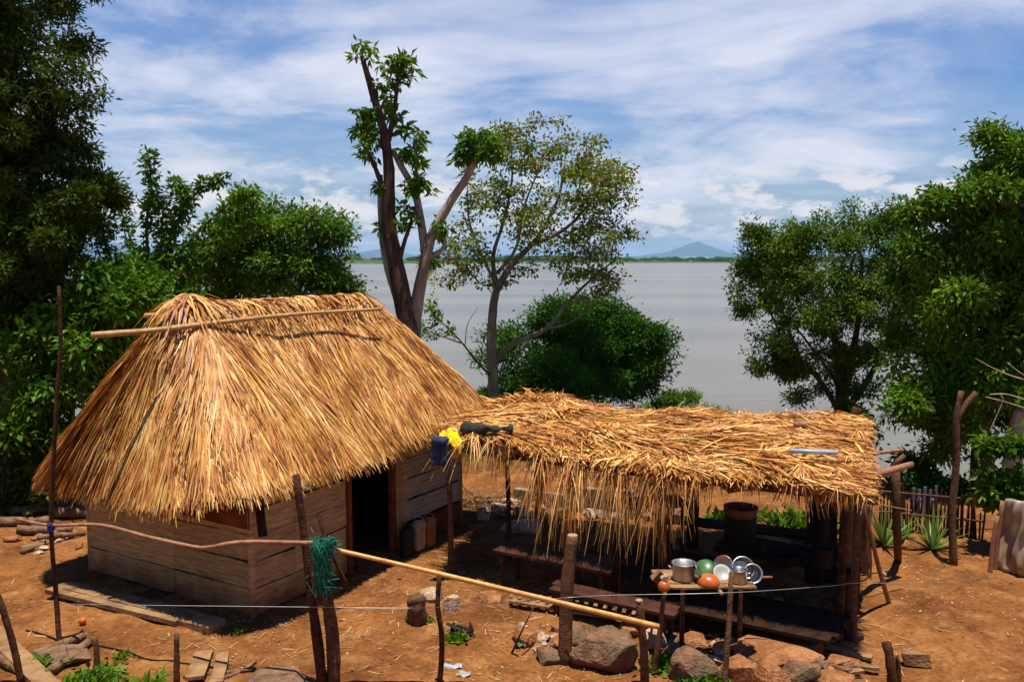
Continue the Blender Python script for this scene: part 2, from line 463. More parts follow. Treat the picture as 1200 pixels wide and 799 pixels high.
_l.new(_hs[1].outputs[0], _bp2.inputs['Height']); _l.new(_bp.outputs[0], _bp2.inputs['Normal'])
_l.new(_bp2.outputs[0], _b.inputs['Normal'])
_rp = _n.new('ShaderNodeValToRGB')
_rp.color_ramp.elements[0].position = .35; _rp.color_ramp.elements[0].color = (.105, .092, .058, 1)
_rp.color_ramp.elements[1].position = .65; _rp.color_ramp.elements[1].color = (.185, .163, .105, 1)
_l.new(_hs[2].outputs[0], _rp.inputs[0]); _l.new(_rp.outputs[0], _b.inputs['Base Color'])

# ------------------------------------------------------------------ terrain
WATER_Z = -1.5


def sstep(a, b, x):
    t = np.clip((x - a) / (b - a), 0, 1)
    return t * t * (3 - 2 * t)


def shore(x):
    return np.interp(x, [-200, -30, -14, -4, 3, 6.6, 8.0, 10, 14, 40, 200], [60, 34, 31, 31, 34, 37, 28, 25, 24.5, 30, 60])


def wob(x, y, s, seed=0.):
    return (np.sin(x * s + seed) * np.cos(y * s * 1.13 + seed * 2.1) + .5 * np.sin(x * s * 2.3 + 1.7 * seed + y * s * .7) + .25 * np.cos(y * s * 4.1 - x * s * 3.3 + seed))


def terrain(x, y):
    s = shore(x)
    z = np.zeros_like(x)
    z = z - 1.5 * sstep(s - 12, s + .3, y) - 2.5 * sstep(s, s + 12, y)
    land = sstep(1020, 1075, y + 18 * np.sin(x * .011) + 7 * np.sin(x * .053))
    z = z + land * (2.9 + 1.0 * sstep(1100, 4000, y))
    near = (y < 60)
    z = z + near * .028 * wob(x, y, 1.3, 1.) * (y > 5) * sstep(60, 40, y)
    z = z + near * .012 * wob(x, y, 5.1, 4.)
    # slope the photographer stands on
    z = z + 3.0 * sstep(7.6, 1.0, y)
    # shallow step with the loose stones, in front of the shelter
    return z


def spacing(lo, hi, step, far, g=1.25):
    a = list(np.arange(lo, hi + 1e-6, step)); st = step
    while a[-1] < far:
        st *= g; a.append(a[-1] + st)
    st = step
    while a[0] > -far:
        st *= g; a.insert(0, a[0] - st)
    return np.array(a)


xs = spacing(-9.5, 10, .10, 42000)
ys = np.arange(5, 18, .10).tolist(); st = .1
while ys[-1] < 45: st = min(st * 1.1, .6); ys.append(ys[-1] + st)
while ys[-1] < 1000: st = st * 1.15 if st < 60 else st; ys.append(ys[-1] + st)
ys += list(np.arange(ys[-1] + 8, 1110, 6)); st = 8
while ys[-1] < 42000: st *= 1.2; ys.append(ys[-1] + st)
st = .1
while ys[0] > -400: st *= 1.3; ys.insert(0, ys[0] - st)
ys = np.array(ys)
XX, YY = np.meshgrid(xs, ys)
ZZ = terrain(XX, YY)
# heave of the trodden earth
_r = rng.normal(0, 1, ZZ.shape); _r2 = (_r + np.roll(_r, 1, 0) + np.roll(_r, 1, 1) + np.roll(_r, (1, 1), (0, 1)) + np.roll(_r, -1, 0) + np.roll(_r, -1, 1)) / 6
ZZ = ZZ + (np.abs(XX) < 11) * (YY > 5) * (YY < 22) * (_r * .003 + _r2 * .012)
nx, ny = len(xs), len(ys)
idx = np.arange(nx * ny).reshape(ny, nx)
q = np.stack([idx[:-1, :-1], idx[:-1, 1:], idx[1:, 1:], idx[1:, :-1]], -1).reshape(-1, 4)
g = MB(); g.addq(np.stack([XX, YY, ZZ], -1).reshape(-1, 3), q)
# ground material: add green on the bank and far land by position (vegetation cover, a real colour change)
nt = M_ground.node_tree; N = nt.nodes; L = nt.links
tcn = N.new('ShaderNodeTexCoord'); sx = N.new('ShaderNodeSeparateXYZ'); L.new(tcn.outputs['Object'], sx.inputs[0])
old = N['Principled BSDF'].inputs['Base Color'].links[0].from_socket
mr = N.new('ShaderNodeMapRange'); mr.inputs[1].default_value = 21; mr.inputs[2].default_value = 25
nz = N.new('ShaderNodeTexNoise'); nz.inputs['Scale'].default_value = .8; L.new(tcn.outputs['Object'], nz.inputs['Vector'])
ad = N.new('ShaderNodeMath'); ad.operation = 'MULTIPLY_ADD'; ad.inputs[1].default_value = 4.0
L.new(nz.outputs[0], ad.inputs[0]); L.new(sx.outputs[1], ad.inputs[2])
L.new(ad.outputs[0], mr.inputs[0])
mx = N.new('ShaderNodeMix'); mx.data_type = 'RGBA'; mx.inputs[7].default_value = (.055, .085, .016, 1)
L.new(mr.outputs[0], mx.inputs[0]); L.new(old, mx.inputs[6]); L.new(mx.outputs[2], N['Principled BSDF'].inputs['Base Color'])
ground = g.build('ground', M_ground, smooth=True); ground['kind'] = 'structure'

w = MB(); w.add([(-40000, 18, WATER_Z), (40000, 18, WATER_Z), (40000, 1100, WATER_Z), (-40000, 1100, WATER_Z)], [(0, 1, 2, 3)])
water = w.build('lake_water', M_water); water['kind'] = 'structure'


def gz(x, y):
    return float(terrain(np.array([float(x)]), np.array([float(y)]))[0])


# ------------------------------------------------------------------ far landscape
def mountain(name, cx_, cy_, w_, h_, peaks, label=None, seed=0, dep=.8):
    n = 70; m = 26
    u_ = np.linspace(-1, 1, n); v_ = np.linspace(-1, 1, m)
    U, Vv = np.meshgrid(u_, v_)
    Z = np.zeros_like(U)
    for pu, ph, pw in peaks:
        d = np.sqrt(((U - pu) / pw) ** 2 + (Vv * .9) ** 2)
        Z = np.maximum(Z, ph * np.clip(1 - d, 0, 1) ** 1.25)
    Z += .035 * (np.abs(np.sin(U * 23 + seed)) + np.abs(np.sin(U * 41 + Vv * 7 + seed))) * (Z > 0.01)
    mb = MB(); ii = np.arange(n * m).reshape(m, n)
    q_ = np.stack([ii[:-1, :-1], ii[:-1, 1:], ii[1:, 1:], ii[1:, :-1]], -1).reshape(-1, 4)
    mb.addq(np.stack([cx_ + U * w_, cy_ + Vv * w_ * dep, Z * h_ + 1.2], -1).reshape(-1, 3), q_)
    o = mb.build(name, M_mount, smooth=True); o['kind'] = 'structure'
    return o


D = 20000
mountain('volcano_hill', (815 - 600) / FPX * D, D, 1750, 360, [(0, 1.0, .62), (-.30, .36, .6), (.3, .34, .55)], seed=1)
mountain('distant_hills', (480 - 600) / FPX * D, D * 1.02, 3400, 200, [(-.6, .8, .4), (-.2, 1, .35), (.25, .7, .4), (.7, .45, .3)], seed=3)
mountain('distant_hills', (230 - 600) / FPX * D, D, 3400, 420, [(-.5, .8, .5), (0, .6, .45), (.45, .9, .5)], seed=5)
mountain('distant_hills', (1110 - 600) / FPX * D, D * 1.05, 3400, 120, [(-.5, .7, .5), (0, .9, .45), (.55, .6, .5)], seed=8)

# wooded strip on the far shore (reads as one mass)
fm = MB()


def lump(mb, c, r, h):
    n = 7; vs = []; ph = rng.uniform(0, 6)
    for i, (rr, hh) in enumerate(((1, 0), (1.05, .35), (.8, .75), (.35, 1.0))):
        for j in range(n):
            a = j * 2 * math.pi / n + ph
            q1 = rr * r * rng.uniform(.75, 1.2)
            vs.append((c[0] + q1 * math.cos(a), c[1] + q1 * math.sin(a), c[2] + hh * h * rng.uniform(.85, 1.1)))
    f = [(i * n + j, i * n + (j + 1) % n, (i + 1) * n + (j + 1) % n, (i + 1) * n + j) for i in range(3) for j in range(n)]
    f.append(tuple(3 * n + j for j in range(n)))
    mb.add(vs, f)


for i in range(1500):
    x = rng.uniform(-1500, 1500); y = rng.uniform(1170, 1900)
    dens = .5 + .5 * math.sin(x * .013 + 1) + .3 * math.sin(x * .031)
    if rng.random() > .25 + .6 * dens: continue
    s_ = rng.uniform(.6, 1.3)
    lump(fm, (x, y, 0.2), 9 * s_, 4.5 * s_ * (1.35 if dens > .8 else 1))
for i in range(70):
    x = rng.uniform(-900, 900); y = rng.uniform(1085, 1160); s_ = rng.uniform(.4, 1.1)
    lump(fm, (x, y, 0.2), 5 * s_, 3.4 * s_)
tag(fm.build('far_shore_woods', M_fartree), None, None, kind='stuff')

# low reed bed islands lying in the lake on the left
for x0, x1, Y in ((395, 470, 880), (440, 575, 940), (60, 200, 860)):
    a = (x0 - 600) / FPX * Y; b = (x1 - 600) / FPX * Y
    m_ = MB(); n = 26; vs = []
    for i in range(n + 1):
        t = i / n; x = a + (b - a) * t; wd = 9 * math.sin(math.pi * min(max(t, .02), .98)) ** .4
        vs += [(x, Y - wd, WATER_Z - .2), (x, Y - wd * .6, WATER_Z + .9 * rng.uniform(.6, 1.2)), (x, Y + wd * .6, WATER_Z + .9 * rng.uniform(.6, 1.2)), (x, Y + wd, WATER_Z - .2)]
    f = [(4 * i + j, 4 * i + 4 + j, 4 * i + 5 + j, 4 * i + 1 + j) for i in range(n) for j in range(3)]
    m_.add(vs, f)
    o = m_.build('reed_bed', M_farland); o['kind'] = 'stuff'

# haze: one closed box of even thin air round everything
hz = MB(); hz.box((0, 9000, 199), (84000, 52000, 412))
M_haze = bpy.data.materials.new('thin_air'); M_haze.use_nodes = True
_n = M_haze.node_tree.nodes; _l = M_haze.node_tree.links
_n.remove(_n['Principled BSDF'])
pv = _n.new('ShaderNodeVolumePrincipled'); pv.inputs['Color'].default_value = (.42, .64, .97, 1)
pv.inputs['Density'].default_value = 5.0e-5; pv.inputs['Anisotropy'].default_value = 0.0
_l.new(pv.outputs[0], _n['Material Output'].inputs['Volume'])
hzo = hz.build('haze', M_haze); hzo['kind'] = 'stuff'

# ------------------------------------------------------------------ leaves and strands
def leaf_quads(c, d, Lg, Wd, upb=.6, curl=.15):
    """c (N,3) leaf bases, d (N,3) directions; rhombic folded leaves -> verts, quads"""
    n = len(c); d = unit(d)
    up = unit(rng.normal(0, 1, (n, 3)) * (1 - upb) * .8 + np.array([0, 0, 1.]) * upb)
    side = unit(np.cross(d, up)); nrm = np.cross(side, d)
    Lg = Lg[:, None]; Wd = Wd[:, None]
    mid = c + d * Lg * .45
    a = c
    b = mid + side * Wd * .5 + nrm * Wd * .15
    t = c + d * Lg - nrm * Lg * curl
    e = mid - side * Wd * .5 + nrm * Wd * .15
    v = np.stack([a, b, t, e], 1).reshape(-1, 3)
    q_ = np.arange(n * 4).reshape(-1, 4)
    return v, q_


def foliage(mb, cl, rc, n_per, Lf, Wf, droop=.2, outward=.8, upb=.6, curl=.15):
    cl = np.asarray(cl, float); rc = np.broadcast_to(np.asarray(rc, float), (len(cl),))
    n = len(cl) * n_per
    base = np.repeat(cl, n_per, 0); rr = np.repeat(rc, n_per)
    off = rng.normal(0, .55, (n, 3)) * rr[:, None] * np.array([1, 1, .75])
    d = unit(off) * outward + rng.normal(0, .55, (n, 3)); d[:, 2] -= droop
    Lg = Lf * rng.uniform(.6, 1.25, n); Wd = Wf * rng.uniform(.7, 1.2, n)
    v, q_ = leaf_quads(base + off, d, Lg, Wd, upb, curl)
    mb.addq(v, q_)


def shell_points(blobs, n, inner=.55, zmin=None, per=11, bsize=.30, core=.22):
    """leaf-cluster centres: boughs near the surface of ellipsoids (cx,cy,cz,rx,ry,rz), each a small dome of clusters, plus a few inside"""
    b = np.array(blobs, float); wt = b[:, 3] * b[:, 5] + b[:, 3] * b[:, 4] + b[:, 4] * b[:, 5]
    nb_ = max(3, int(n * (1 - core) / per)); out_ = []
    k_ = rng.choice(len(b), nb_, p=wt / wt.sum())
    d = unit(rng.normal(0, 1, (nb_, 3)) + np.array([0, -.25, .12]))
    r_ = np.maximum(inner, rng.uniform(inner, 1.12, nb_) ** .5) * rng.uniform(.86, 1.10, nb_)
    c = b[k_, :3] + d * r_[:, None] * b[k_, 3:6]
    mr_ = b[k_, 3:6].mean(1) * bsize * rng.uniform(.55, 1.35, nb_)
    q_ = rng.normal(0, 1, (nb_, per, 3)); q_ = unit(q_) * rng.uniform(.35, 1.0, (nb_, per, 1))
    q_[..., 2] = np.abs(q_[..., 2]) * .7 - .15
    q_ += d[:, None, :] * .25
    out_.append((c[:, None, :] + q_ * mr_[:, None, None]).reshape(-1, 3))
    nc = int(n * core); k_ = rng.choice(len(b), nc, p=wt / wt.sum()); d = unit(rng.normal(0, 1, (nc, 3)))
    out_.append(b[k_, :3] + d * (rng.uniform(0, .75, nc) ** .6)[:, None] * b[k_, 3:6])
    p = np.concatenate(out_)
    if zmin is not None: p = p[p[:, 2] > zmin]
    return p


def grow(limbs, clusters, tip=.006, jitter=.08, min_i=0):
    """limbs: list of (pts, radii); returns tubes list for twigs linking every cluster to its nearest wood"""
    nodes = []; par = []; fixed = []
    for pts, rad in limbs:
        pts = np.array(pts, float)
        for i in range(len(pts) - 1):
            m_ = max(2, int(np.linalg.norm(pts[i + 1] - pts[i]) / .25))
            for j in range(m_):
                nodes.append(pts[i] + (pts[i + 1] - pts[i]) * j / m_); par.append(-1)
        nodes.append(pts[-1]); par.append(-1)
    zlow = min(p_[0][2] for p_, _ in [(np.array(l[0]), 0) for l in limbs])
    ztop = max(np.array(l[0])[:, 2].max() for l in limbs)
    nodes = np.array(nodes)
    keep = nodes[:, 2] > zlow + .35 * (min(ztop, clusters[:, 2].max()) - zlow) * (1 if min_i == 0 else min_i)
    nodes = nodes[keep]
    N0 = len(nodes); par = [-1] * N0; nodes = list(nodes)
    cen = np.mean(nodes, 0)
    d0 = np.min(np.linalg.norm(clusters[:, None, :] - np.array(nodes)[None], axis=2), axis=1)
    order = np.argsort(d0)
    arr = np.zeros((N0 + 4 * len(clusters), 3)); arr[:N0] = np.array(nodes); cnt = N0
    for ci in order:
        c = clusters[ci]
        dd = np.linalg.norm(arr[:cnt] - c, axis=1)
        dd = dd + .5 * np.maximum(0, arr[:cnt, 2] - c[2])
        j = int(np.argmin(dd)); a = arr[j]; Ln = np.linalg.norm(c - a)
        m_ = 3 if Ln > .5 else (2 if Ln > .2 else 1)
        prev = j
        for s_ in range(1, m_ + 1):
            t = s_ / m_
            p_ = a + (c - a) * t
            if s_ < m_: p_ = p_ + rng.normal(0, jitter * Ln, 3) + np.array([0, 0, jitter * Ln * .8])
            arr[cnt] = p_; par.append(prev); prev = cnt; cnt += 1
    wgt = np.zeros(cnt)
    for i in range(cnt - 1, N0 - 1, -1):
        wgt[i] = max(wgt[i], 0) + (1 if wgt[i] == 0 else 0)
        wgt[par[i]] += wgt[i]
    segs = []
    for i in range(N0, cnt):
        r1 = tip * math.sqrt(wgt[i]); r0 = tip * math.sqrt(min(wgt[par[i]], wgt[i] * 1.6)) if par[i] >= N0 else r1 * 1.15
        segs.append((arr[par[i]], arr[i], r0, r1))
    return segs


def twigs_into(mb, segs, n=4):
    if not segs: return
    A = np.array([s_[0] for s_ in segs]); B = np.array([s_[1] for s_ in segs])
    r0 = np.array([s_[2] for s_ in segs])[:, None]; r1 = np.array([s_[3] for s_ in segs])[:, None]
    d = unit(B - A); ref = np.where(np.abs(d[:, :1]) < .8, np.array([[1., 0, 0]]), np.array([[0, 1., 0]]))
    a = unit(np.cross(d, ref)); b = np.cross(d, a); vs = []
    for rr, C_ in ((r0, A), (r1, B)):
        for j in range(n):
            g_ = 2 * math.pi * j / n
            vs.append(C_ + a * rr * math.cos(g_) + b * rr * math.sin(g_))
    v = np.stack(vs, 1).reshape(-1, 3); m_ = len(segs); base = (np.arange(m_) * 2 * n)[:, None]
    qs = np.concatenate([base + np.array([[j, (j + 1) % n, n + (j + 1) % n, n + j]]) for j in range(n)])
    mb.addq(v, qs)


def smooth_path(pts, n=3):
    """Catmull-Rom resample"""
    p_ = [np.array(x, float) for x in pts]; p_ = [2 * p_[0] - p_[1]] + p_ + [2 * p_[-1] - p_[-2]]; out = []
    for i in range(1, len(p_) - 2):
        for j in range(n):
            t = j / n
            out.append(.5 * ((2 * p_[i]) + (-p_[i - 1] + p_[i + 1]) * t + (2 * p_[i - 1] - 5 * p_[i] + 4 * p_[i + 1] - p_[i + 2]) * t * t + (-p_[i - 1] + 3 * p_[i] - 3 * p_[i + 1] + p_[i + 2]) * t ** 3))
    out.append(p_[-2]); return np.array(out)


def limb(pts, r0, r1, n=4, pw=.8):
    q_ = smooth_path(pts, n); t = np.linspace(0, 1, len(q_)); return q_, (r0 + (r1 - r0) * t ** pw)


def tree(name, label, cat, base, limbs, clusters, lf, leafmat, barkmat, tip=.006, group=None, jitter=.08, nside=10, min_i=0, twig=True):
    """lf: dict for foliage"""
    t = thing(name, label, cat, base, group)
    tb = MB()
    for pts, rad in limbs: tb.tube(pts, rad, nside, wob=.05)
    if twig: twigs_into(tb, grow(limbs, np.asarray(clusters), tip, jitter, min_i))
    tb.build('trunk', barkmat, t, smooth=True)
    fb = MB(); foliage(fb, clusters, **lf); fb.build('crown', leafmat, t)
    return t


def pxblobs(lst, Y):
    """ellipsoids measured in the photo: (u, v, ru, rv, dY, depth radius m)"""
    out = []
    for u, v, ru, rv, dy, rd in lst:
        c = P(u, v, Y + dy); k_ = (Y + dy) / FPX
        out.append((c[0], c[1], c[2], ru * k_, rd, rv * k_))
    return out


# --- big mango tree on the left
Y = 17.0
bl_ = pxblobs([(0, 40, 92, 70, 0, 1.8), (55, 110, 74, 62, -.3, 1.5), (-60, 110, 110, 110, .3, 2.0), (25, 160, 72, 34, 0, 1.4), (-20, 205, 90, 60, .2, 1.8), (58, 235, 66, 36, 0, 1.4),
               (30, 290, 84, 60, 0, 1.6), (80, 270, 50, 50, -.3, 1.0), (-40, 330, 110, 80, .3, 2.0), (20, 360, 60, 42, 0, 1.2), (-150, 60, 120, 150, 0, 2.6), (-160, 260, 130, 140, 0, 2.6), (-20, -60, 95, 80, .3, 1.8), (-100, -120, 150, 110, .3, 2.5)], Y)
cl = shell_points(bl_, 3900, .66, per=14, bsize=.23, core=.46)
b0 = (P(5, 400, Y)[0], Y, gz(-9.7, Y))
L1 = limb([(b0[0] - .1, Y, b0[2] - .1), (b0[0], Y, 1.5), (b0[0] + .1, Y + .1, 3.0), P(-10, 230, Y), P(10, 100, Y), P(0, -30, Y)], .38, .1)
L2 = limb([(b0[0], Y, 2.0), P(25, 330, Y), P(40, 260, Y), P(45, 180, Y)], .14, .04)
L3 = limb([(b0[0], Y, 2.2), P(-60, 300, Y + .2), P(-130, 200, Y), P(-150, 60, Y)], .2, .06)
tree('mango_tree', 'towering dark mango tree with long drooping leaves filling the upper left corner', 'tree', b0, [L1, L2, L3], cl,
     dict(rc=.19, n_per=50, Lf=.15, Wf=.05, droop=.2, upb=.5), M_leaf_mango, M_bark, tip=.009)

# --- upright shrubby tree behind the hut, left
Y = 18.6
limbs = []; tips = []
b0 = (-6.9, Y, gz(-6.9, Y))
ups = [[(175, 330), (172, 260), (178, 225), (173, 180)], [(165, 330), (150, 270), (132, 222)], [(185, 330), (205, 270), (232, 225), (262, 212)], [(190, 330), (225, 280), (268, 240), (300, 225)],
       [(180, 340), (198, 280), (215, 240), (205, 212)], [(160, 340), (128, 300), (120, 262)], [(200, 340), (245, 300), (285, 270), (310, 262)], [(185, 340), (190, 270), (192, 232)]]
trunkp = limb([(b0[0], Y, b0[2]), (b0[0] + .1, Y, 1.3), P(180, 360, Y)], .14, .09)
limbs.append(trunkp); cl = []
for i, u_ in enumerate(ups):
    dy = rng.uniform(-.7, .7); pts = [P(180, 372, Y)] + [P(a, b, Y + dy * (j + 1) / len(u_)) for j, (a, b) in enumerate(u_)]
    q_, r_ = limb(pts, .05, .012, 6); limbs.append((q_, r_))
    n_ = len(q_)
    for j in range(int(n_ * .3), n_):
        for k_ in range(2): cl.append(q_[j] + rng.normal(0, .035, 3))
cl = np.array(cl)
bl_ = pxblobs([(185, 325, 70, 28, 0, 1.0), (215, 305, 40, 22, .2, .8), (150, 318, 36, 20, 0, .7), (160, 348, 80, 22, -.2, 1.0)], Y)
cl2 = shell_points(bl_, 190, .3)
tree('shrub_tree', 'leafy tree with upright feathery shoots rising behind the left end of the hut roof', 'tree', b0, limbs, np.concatenate([cl, cl2]),
     dict(rc=.11, n_per=17, Lf=.15, Wf=.07, droop=.05, upb=.55), M_leaf_oval, M_bark, tip=.004, nside=7)

# --- lower broad-leaved bush left of the hut
Y = 16.2
bl_ = pxblobs([(110, 385, 78, 45, 0, .9), (60, 430, 62, 50, 0, .9), (150, 350, 60, 28, .3, .8), (45, 480, 52, 45, -.2, .8), (100, 440, 55, 50, 0, .8), (30, 400, 40, 36, .2, .7), (15, 520, 40, 30, -.2, .6)], Y)
cl = shell_points(bl_, 620, .35, bsize=.38)
b0 = (P(80, 500, Y)[0], Y, gz(-8, Y))
tree('broadleaf_bush', 'broad-leaved green bush crowding the left slope of the hut roof', 'bush', b0,
     [limb([b0, P(85, 470, Y), P(95, 400, Y), P(120, 350, Y)], .07, .02), limb([b0, P(60, 480, Y), P(45, 420, Y)], .05, .02)], cl,
     dict(rc=.22, n_per=30, Lf=.17, Wf=.09, droop=.3, upb=.55), M_leaf_oval, M_bark, tip=.004, nside=7)

# --- rounded tree behind the hut ridge
Y = 20.5
bl_ = pxblobs([(300, 262, 42, 38, 0, .9), (345, 290, 55, 42, 0, 1.2), (385, 310, 32, 34, 0, .8), (285, 310, 50, 38, 0, 1.0), (340, 330, 70, 26, 0, 1.2), (262, 330, 40, 30, 0, .9), (315, 245, 22, 20, 0, .5), (390, 338, 28, 22, 0, .7), (372, 275, 22, 18, 0, .5)], Y)
cl = shell_points(bl_, 800, .4, bsize=.36)
b0 = (P(325, 400, Y)[0], Y, gz(-5.4, Y))
tree('round_tree', 'rounded bright green tree showing above the ridge of the thatched hut', 'tree', b0,
     [limb([b0, P(326, 420, Y), P(322, 350, Y), P(315, 280, Y)], .14, .04), limb([P(325, 400, Y), P(350, 340, Y), P(375, 300, Y)], .08, .03), limb([P(325, 400, Y), P(300, 340, Y), P(285, 300, Y)], .08, .03)], cl,
     dict(rc=.22, n_per=34, Lf=.14, Wf=.065, droop=.12, upb=.55), M_leaf_mid, M_bark, tip=.005, nside=8)

# --- pollarded tree
Y = 23.0
tz = gz(-2.6, Y)
base = (P(484, 400, Y)[0], Y, tz)
t = thing('pollard_tree', 'tall lopped tree with bare forked trunks and leafy tufts above the hut', 'tree', base)
lm = [limb([(base[0], Y, tz - .1), P(483, 430, Y), P(477, 380, Y), P(466, 320, Y), P(456, 265, Y), P(456, 210, Y), P(452, 165, Y), P(437, 110, Y), P(424, 66, Y)], .30, .06, pw=1.0)]
tb = MB(); tb.tube(*lm[0], 12, wob=.05)
for pp, r0, r1 in (([P(455, 165, Y), P(462, 130, Y), P(467, 85, Y)], .08, .04),
                   ([P(455, 245, Y + .1), P(443, 205, Y + .1), P(428, 172, Y)], .09, .04),
                   ([P(458, 190, Y), P(448, 150, Y), P(432, 132, Y)], .05, .025)):
    tb.tube(*limb(pp, r0, r1), 8, wob=.05)
tb.tube(*limb([P(470, 345, Y - .1), P(466, 318, Y - .1), P(475, 280, Y - .2), P(490, 240, Y - .2)], .10, .035), 9, wob=.06)
tb.tube(*limb([P(462, 300, Y), P(458, 262, Y), P(468, 245, Y)], .07, .03), 8, wob=.05)
tb.build('trunk', M_bark, t, smooth=True)
tb = MB()
tb.tube(*limb([(base[0] + .25, Y + .25, tz - .1), P(486, 420, Y + .2), P(488, 360, Y + .1), P(497, 312, Y), P(505, 278, Y), P(526, 240, Y), P(548, 206, Y), P(560, 180, Y)], .20, .08, pw=1.0), 12, wob=.05)
tb.tube(*limb([P(499, 300, Y), P(494, 265, Y + .1), P(486, 225, Y + .2), P(470, 195, Y + .2), P(460, 175, Y + .2)], .13, .07), 10, wob=.05)
tb.tube(*limb([P(500, 305, Y), P(520, 290, Y), P(520, 272, Y)], .08, .03), 8, wob=.05)
tb.tube(*limb([P(486, 225, Y + .2), P(488, 195, Y), P(487, 165, Y)], .06, .03), 8, wob=.05)
tb.tube(*limb([P(470, 360, Y + .3), P(452, 300, Y + .3), P(446, 240, Y + .3), P(446, 205, Y + .3)], .15, .06), 10, wob=.05)
tb.build('trunk', M_bark_pale, t, smooth=True)['label'] = 'paler bark trunk leaning right'
k_ = Y / FPX; cl = []; rc_ = []
for u, v, r_, nn in ((424, 64, 13, 9), (468, 76, 19, 22), (470, 92, 14, 10), (450, 108, 13, 8), (460, 120, 15, 8), (428, 130, 15, 14), (424, 160, 15, 14), (436, 172, 18, 16), (486, 160, 17, 14), (490, 182, 16, 12), (478, 175, 12, 6),
                     (492, 222, 18, 16), (484, 212, 12, 6), (476, 262, 14, 8), (468, 250, 10, 5), (518, 268, 12, 9), (446, 262, 9, 4), (560, 172, 24, 42), (548, 180, 14, 14), (576, 178, 13, 12), (446, 222, 6, 2), (506, 305, 8, 2), (462, 140, 8, 4)):
    c = np.array(P(u, v, Y)); n_ = nn
    n_ = max(2, int(nn * .55)); cl.append(c + unit(rng.normal(0, 1, (n_, 3))) * (rng.uniform(.3, 1, n_) ** .5)[:, None] * r_ * k_ * np.array([1, .8, .9]))
cl = np.concatenate(cl)
fb = MB(); foliage(fb, cl, rc=.10, n_per=20, Lf=.24, Wf=.10, droop=.35, upb=.5); fb.build('crown', M_leaf_bright, t)

# --- spreading thin-leaved tree on the bank
Y = 30.5
tz = gz(P(580, 480, Y)[0], Y)
base = (P(579, 490, Y)[0], Y, tz)
lm = [limb([(base[0], Y, tz - .2), P(578, 450, Y), P(576, 400, Y), P(578, 360, Y), P(583, 335, Y)], .23, .13),
      limb([P(582, 340, Y), P(600, 310, Y), P(625, 285, Y), P(640, 262, Y), P(655, 230, Y), P(662, 190, Y)], .14, .03),
      limb([P(582, 340, Y), P(578, 300, Y + .2), P(590, 260, Y + .3), P(600, 210, Y + .2), P(598, 160, Y)], .10, .02),
      limb([P(625, 286, Y), P(660, 270, Y - .3), P(690, 240, Y - .3), P(710, 210, Y)], .09, .02),
      limb([P(579, 425, Y), P(600, 404, Y), P(640, 385, Y), P(665, 355, Y), P(690, 330, Y + .2), P(720, 305, Y)], .13, .025),
      limb([P(640, 385, Y), P(668, 378, Y), P(700, 355, Y)], .06, .02),
      limb([P(582, 335, Y), P(565, 300, Y), P(550, 260, Y), P(548, 220, Y)], .07, .02),
      limb([P(583, 320, Y), P(605, 290, Y - .4), P(615, 240, Y - .5), P(640, 180, Y - .2)], .07, .02)]
bl_ = pxblobs([(600, 165, 36, 24, 0, 1.2), (650, 180, 50, 30, .3, 1.6), (700, 205, 38, 38, 0, 1.5), (665, 235, 60, 35, 0, 1.8), (712, 260, 30, 45, 0, 1.2), (590, 215, 40, 40, 0, 1.3), (548, 235, 28, 26, 0, .9), (540, 285, 36, 26, 0, 1.1),
               (615, 270, 40, 36, .2, 1.4), (690, 300, 40, 40, 0, 1.3), (530, 318, 30, 18, 0, .9), (700, 340, 25, 26, 0, .8), (655, 310, 25, 22, 0, .8), (600, 320, 25, 20, .2, .8), (560, 305, 26, 20, .2, .8)], Y)
cl = shell_points(bl_, 760, .3, per=5, bsize=.5, core=.3)
M_bark_tan = mat('tan_bark', (.27, .185, .115), (.14, .085, .05), scale=5, rough=.9, bump=.8, bscale=18, spec=.08, stretch=(1, 1, .35))
tree('spreading_tree', 'open thin-leaved olive tree with pale branches on the lake bank', 'tree', base, lm, cl,
     dict(rc=.24, n_per=15, Lf=.17, Wf=.09, droop=.2, upb=.4), M_leaf_olive, M_bark_tan, tip=.008, jitter=.1)
# low side branch with yellow-green leaves
Y = 29.5
t = bpy.data.objects['spreading_tree']
sb = MB(); q1 = limb([P(575, 440, 30.4), P(560, 425, Y + .5), P(540, 400, Y), P(515, 375, Y), P(500, 358, Y)], .05, .012); q2 = limb([P(540, 402, Y), P(515, 393, Y), P(492, 384, Y)], .025, .01); q3 = limb([P(545, 405, Y), P(548, 380, Y), P(560, 360, Y)], .02, .008)
for q_ in (q1, q2, q3): sb.tube(*q_, 6)
sb.build('trunk', M_bark, t, smooth=True)['label'] = 'low dark side branch reaching left'
cl = np.concatenate([q1[0][10:], q2[0][5:]]); cl = np.repeat(cl, 2, 0) + rng.normal(0, .1, (len(cl) * 2, 3))
fb = MB(); foliage(fb, cl, rc=.14, n_per=16, Lf=.17, Wf=.09, droop=.1); fb.build('crown', M_leaf_bright, t)['label'] = 'yellow green leaves of the low branch'

